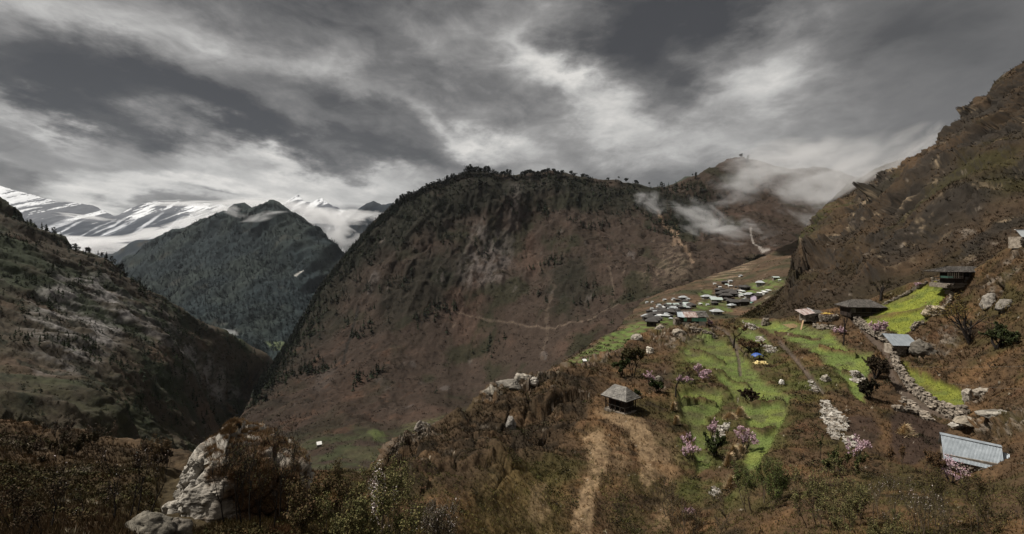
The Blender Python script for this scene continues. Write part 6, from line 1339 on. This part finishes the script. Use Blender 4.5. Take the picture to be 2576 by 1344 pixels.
o = mb.build('cairn', [m_stone, m_stone_dk]); o.location = g; tag(o, 'stacked stone cairn at the end of the long green field', 'cairn')
rs = random.Random(3)
# ------------------------------------------------------------------ straw, planks, tarpaulin
def straw(px, py, w, h, label, seed, n=1500, name='straw_heap'):
    g = ground(px, py); W = w/F*g.y; H = h/F*g.y; r = np.random.default_rng(seed)
    u = r.normal(size=(n, 2))*np.array([W*.24, W*.20]); hh = H*np.exp(-(u[:, 0]/(W*.3))**2-(u[:, 1]/(W*.26))**2)
    c = np.stack([u[:, 0], u[:, 1], hh*r.uniform(.4, 1, n)-.1], -1)
    V, Fc = tufts(c, r.uniform(.35, .8, n), r, 3, 1.6, (0, -.5, -.3), .05); col = np.array([[.44, .33, .20], [.33, .245, .145], [.52, .41, .26]])[r.integers(0, 3, n)]
    nu = 20; th = np.linspace(0, 2*np.pi, nu, endpoint=False)
    core = np.concatenate([[[0, 0, H*.85]]]+[np.stack([np.cos(th)*W*.42*k, np.sin(th)*W*.36*k, np.full(nu, H*(.85-.95*k*k))], -1) for k in (.33, .66, 1)])
    cf = [(0, 1+j, 1+(j+1) % nu) for j in range(nu)]+[t_ for i in range(2) for j in range(nu) for t_ in ((1+i*nu+j, 1+(i+1)*nu+j, 1+(i+1)*nu+(j+1) % nu), (1+i*nu+j, 1+(i+1)*nu+(j+1) % nu, 1+i*nu+(j+1) % nu))]
    o = new_mesh(name, np.concatenate([V, core]), np.concatenate([Fc, np.array(cf)+len(V)]), m_straw, False, np.concatenate([per_face_cols(jitter_cols(col, r, .3), 9), np.tile([.30, .2, .1], (len(core), 1))]))
    o.location = g; tag(o, label, 'straw heap'); return o
straw(1862, 1055, 26, 26, 'tall golden straw heap draped on the bank by the wide green plot', 91); straw(1838, 1060, 30, 14, 'low straw heap left of the taller golden one', 92)
straw(1846, 1150, 22, 30, 'upper straw bundle hung along the bank', 93); straw(1842, 1190, 18, 34, 'middle straw bundle hung along the bank', 94); straw(1844, 1238, 30, 36, 'lowest big straw bundle at the bottom of the bank', 95); straw(1862, 1130, 16, 22, 'thin straw strip above the hung bundles', 96)
straw(1770, 966, 22, 10, 'tan dry grass patch under the broad pink blossom', 97, 600); straw(1692, 1040, 10, 24, 'narrow straw strip along the bank top, upper piece', 98, 500); straw(1700, 1070, 10, 24, 'narrow straw strip along the bank top, lower piece', 99, 500)
straw(2275, 1105, 32, 26, 'tangled tan dry grass heap by the dark soil', 100, 900)
g = ground(1995, 822); t = empty('plank_stack', g, .2); tag(t, 'stack of pale sawn planks lying at the head of the long green field', 'planks')
random.seed(8)
for i in range(9):
    mb = MB(); x = -2.6+i*.42; mb.bar((x, 1.0, .9+.02*i), (x+1.0, -.7, .1), .30, .06); mb.build('plank', m_plank, t)
g = ground(2017, 824); t = empty('leaning_plank', g); tag(t, 'single long plank propped against the bank beside the plank stack', 'plank'); 
mb = MB(); mb.bar((-.6, -.3, -.1), (.6, .6, 2.3), .34, .08); o = mb.build('plank', m_plank, t)
g = ground(1906, 910); t = empty('tarpaulin_shelter', g-Vector((0, 0, .1)), .1); tag(t, 'bright blue tarpaulin stretched over four poles', 'shelter')
mb = MB(); n = 9
grid = [[(-1.2+2.4*i/n, -.9+1.8*j/n, 1.75-.55*((i/n-.5)*2)**2-.25*((j/n-.5)*2)**2+.06*math.sin(i*2.3+j*1.7)) for j in range(n+1)] for i in range(n+1)]
for i in range(n):
    for j in range(n): mb.quad(grid[i][j], grid[i+1][j], grid[i+1][j+1], grid[i][j+1])
o = mb.build('tarpaulin', m_tarp, t, True)
for x, y in ((-1.05, -.75), (1.05, -.75), (1.05, .75), (-1.05, .75)):
    mb = MB(); mb.bar((x, y, -.2), (x*.98, y*.98, 1.2), .07); mb.build('pole', m_wood, t)
g = ground(1914, 917); r = np.random.default_rng(6); mb = MB(); random.seed(12)
stone_mass(mb, lambda: (Vector((random.gauss(0, .6), random.gauss(0, .45), abs(random.gauss(0, .2)))), None), 160, .24); o = mb.build('maize_heap', mat_plain('pale_maize', (.80, .68, .34), (.55, .42, .18), 4)); o.location = g; tag(o, 'pale yellow maize heap on the ground below the blue tarpaulin', 'maize')
# ------------------------------------------------------------------ wires
def wire(a, b, sag, label):
    pts = [Vector(a).lerp(Vector(b), i/24)+Vector((0, 0, -sag*4*(i/24)*(1-i/24))) for i in range(25)]; s = Skel(1); s.tube(pts, [.012]*25, 4); o = new_mesh('wire', np.array([tuple(v) for v in s.V]), np.array(s.F), mat_wire, True); tag(o, label, 'wire', None)
mat_wire = mat_plain('bare_wire', (.34, .32, .29), (.25, .23, .2), 2, .5, .5)
def P3(px, py, Y): return Vector(((px-CX)/F*Y, Y, (YH-py)/F*Y))
wire(P3(2255, 921, 88), P3(2700, 917, 62), .3, 'thin upper wire strung across the lower yellow field to the right')
wire(P3(2385, 964, 72), P3(2700, 982, 44), .25, 'thin lower wire strung over the brown slope at the right edge')
# ------------------------------------------------------------------ mist, valley cloud and haze
def mist_mat(name, dens, lo, hi, scale, detail=10, aniso=.2, col=(.95, .95, .96), warp=.5, fall=(0, .12)):
    m_ = D.materials.new(name); m_.use_nodes = True; nt = m_.node_tree; nt.nodes.clear(); N = nt.nodes.new; L = nt.links.new
    out = N('ShaderNodeOutputMaterial'); pv = N('ShaderNodeVolumePrincipled'); L(pv.outputs[0], out.inputs['Volume'])
    pv.inputs['Color'].default_value = (*col, 1); pv.inputs['Anisotropy'].default_value = aniso
    tc = N('ShaderNodeTexCoord'); oi = N('ShaderNodeObjectInfo')
    add = N('ShaderNodeVectorMath'); add.operation = 'MULTIPLY_ADD'; L(oi.outputs['Random'], add.inputs[0]); add.inputs[1].default_value = (37, 53, 71); L(tc.outputs['Object'], add.inputs[2])
    n = N('ShaderNodeTexNoise'); n.inputs['Scale'].default_value = scale; n.inputs['Detail'].default_value = detail; n.inputs['Roughness'].default_value = .6; n.inputs['Distortion'].default_value = warp
    L(add.outputs[0], n.inputs['Vector'])
    ln = N('ShaderNodeVectorMath'); ln.operation = 'LENGTH'; L(tc.outputs['Object'], ln.inputs[0])
    fo = N('ShaderNodeMapRange'); fo.interpolation_type = 'SMOOTHSTEP'; L(ln.outputs['Value'], fo.inputs[0]); fo.inputs[1].default_value = .3; fo.inputs[2].default_value = 1.0; fo.inputs[3].default_value = fall[1]; fo.inputs[4].default_value = -1.0
    ct = N('ShaderNodeMath'); ct.operation = 'MULTIPLY_ADD'; L(n.outputs[0], ct.inputs[0]); ct.inputs[1].default_value = 3.4; ct.inputs[2].default_value = -1.2
    s_ = N('ShaderNodeMath'); s_.operation = 'ADD'; L(ct.outputs[0], s_.inputs[0]); L(fo.outputs[0], s_.inputs[1])
    mr = N('ShaderNodeMapRange'); mr.interpolation_type = 'SMOOTHSTEP'; L(s_.outputs[0], mr.inputs[0]); mr.inputs[1].default_value = lo; mr.inputs[2].default_value = hi; mr.inputs[3].default_value = 0; mr.inputs[4].default_value = dens
    L(mr.outputs[0], pv.inputs['Density']); return m_
def ball(name):
    n, k = 10, 16; V = [(0, 0, 1)]; Fc = []
    for i in range(1, n):
        th = math.pi*i/n
        for j in range(k): a = 2*math.pi*j/k; V.append((math.sin(th)*math.cos(a), math.sin(th)*math.sin(a), math.cos(th)))
    V.append((0, 0, -1))
    for j in range(k): Fc.append((0, 1+j, 1+(j+1) % k)); Fc.append((len(V)-1, len(V)-1-k+(j+1) % k, len(V)-1-k+j))
    for i in range(n-2):
        for j in range(k): a, b = 1+i*k+j, 1+i*k+(j+1) % k; Fc += [(a, a+k, b+k), (a, b+k, b)]
    o = new_mesh(name, np.array(V), np.array(Fc), []); me = o.data; D.objects.remove(o); return me
BALL = ball('mist')
def mist(px, py, Y, w, h, d, mat, tilt=0, name='mist'):
    """w, h: half sizes in picture units at distance Y, d: half depth in metres"""
    me = BALL.copy(); me.materials.clear(); me.materials.append(mat); o = D.objects.new(name, me); COL.objects.link(o)
    o.location = P3(px, py, Y); az = math.atan2(px-CX, F); o.rotation_euler = (0, R(tilt), -az); o.scale = (w/F*Y*1.35, d*1.35, h/F*Y*1.35); tag(o, kind='stuff'); return o
m_wisp = mist_mat('thin_mist', .012, .45, 1.05, 2.2)
m_wisp2 = mist_mat('mist_bank', .0075, .36, 1.05, 2.1)
m_cloudbank = mist_mat('valley_cloud', .007, .30, .70, 2.0)
m_cap = mist_mat('hill_cloud', .008, .38, .85, 1.6)
m_veil = mist_mat('mist_veil', .016, .30, 1.05, 1.7)
for a in ((2215, 412, 400, 150, 55, 70, -26), (2320, 372, 350, 90, 34, 45, -34), (2120, 452, 480, 110, 50, 80, -36)): mist(*a[:6], m_veil, a[6])
# wisps over the saddle of the great ridge and the right side
for a in ((1975, 455, 720, 210, 95, 150, 10), (2080, 430, 600, 180, 90, 130, -10), (2030, 520, 640, 140, 70, 100, 30), (1860, 470, 850, 110, 60, 90, -10), (1960, 400, 900, 190, 50, 150, 0)): mist(*a[:6], m_wisp2, a[6])
for a in ((1640, 512, 900, 62, 42, 70, 30), (1850, 580, 700, 130, 50, 80, 5), (1760, 550, 780, 120, 60, 80, 20)): mist(*a[:6], m_wisp, a[6])
# cloud base hanging over the upper right slope
mist(2080, 398, 620, 190, 64, 120, m_wisp2, -8)
# cloud sea between the snow range and the blue mountain
for a in ((170, 608, 4900, 130, 22, 500, 4), (300, 612, 5000, 140, 24, 500, -4), (420, 585, 4800, 110, 24, 450, -12), (500, 556, 4300, 90, 18, 350, -14), (250, 660, 4500, 90, 20, 300, -20), (340, 650, 4600, 60, 16, 300, -10), (230, 634, 4700, 110, 20, 400, 8), (105, 600, 5000, 50, 16, 300, 0), (560, 530, 4200, 90, 14, 300, -8), (490, 512, 4900, 120, 10, 250, -4), (210, 545, 4900, 70, 7, 200, 6)): mist(*a[:6], m_cloudbank, a[6])
for a in ((650, 512, 3300, 120, 24, 260, -4), (600, 535, 2900, 60, 22, 130, 20), (665, 546, 2720, 70, 16, 90, -16), (760, 530, 3400, 100, 34, 260, 15)): mist(*a[:6], m_cap, a[6])
for a in ((830, 570, 3300, 70, 50, 240, 25), (860, 600, 3200, 60, 40, 200, 20), (930, 548, 3300, 60, 22, 160, -10), (840, 545, 3600, 120, 30, 260, 0), (855, 640, 2900, 30, 24, 120, 30)): mist(*a[:6], m_cloudbank, a[6])
mist(578, 838, 1500, 30, 14, 60, m_cap, 20)
# the air itself
hz = MB(); hz.box((0, 5800, 450), (19000, 12200, 2900)); o = hz.build('haze', [], None)
m_ = D.materials.new('haze'); m_.use_nodes = True; nt = m_.node_tree; nt.nodes.clear(); out = nt.nodes.new('ShaderNodeOutputMaterial'); pv = nt.nodes.new('ShaderNodeVolumePrincipled')
pv.inputs['Color'].default_value = (.84, .90, 1.0, 1); pv.inputs['Density'].default_value = 1.0e-5; pv.inputs['Anisotropy'].default_value = .1; nt.links.new(pv.outputs[0], out.inputs['Volume']); o.data.materials.append(m_); tag(o, kind='stuff')
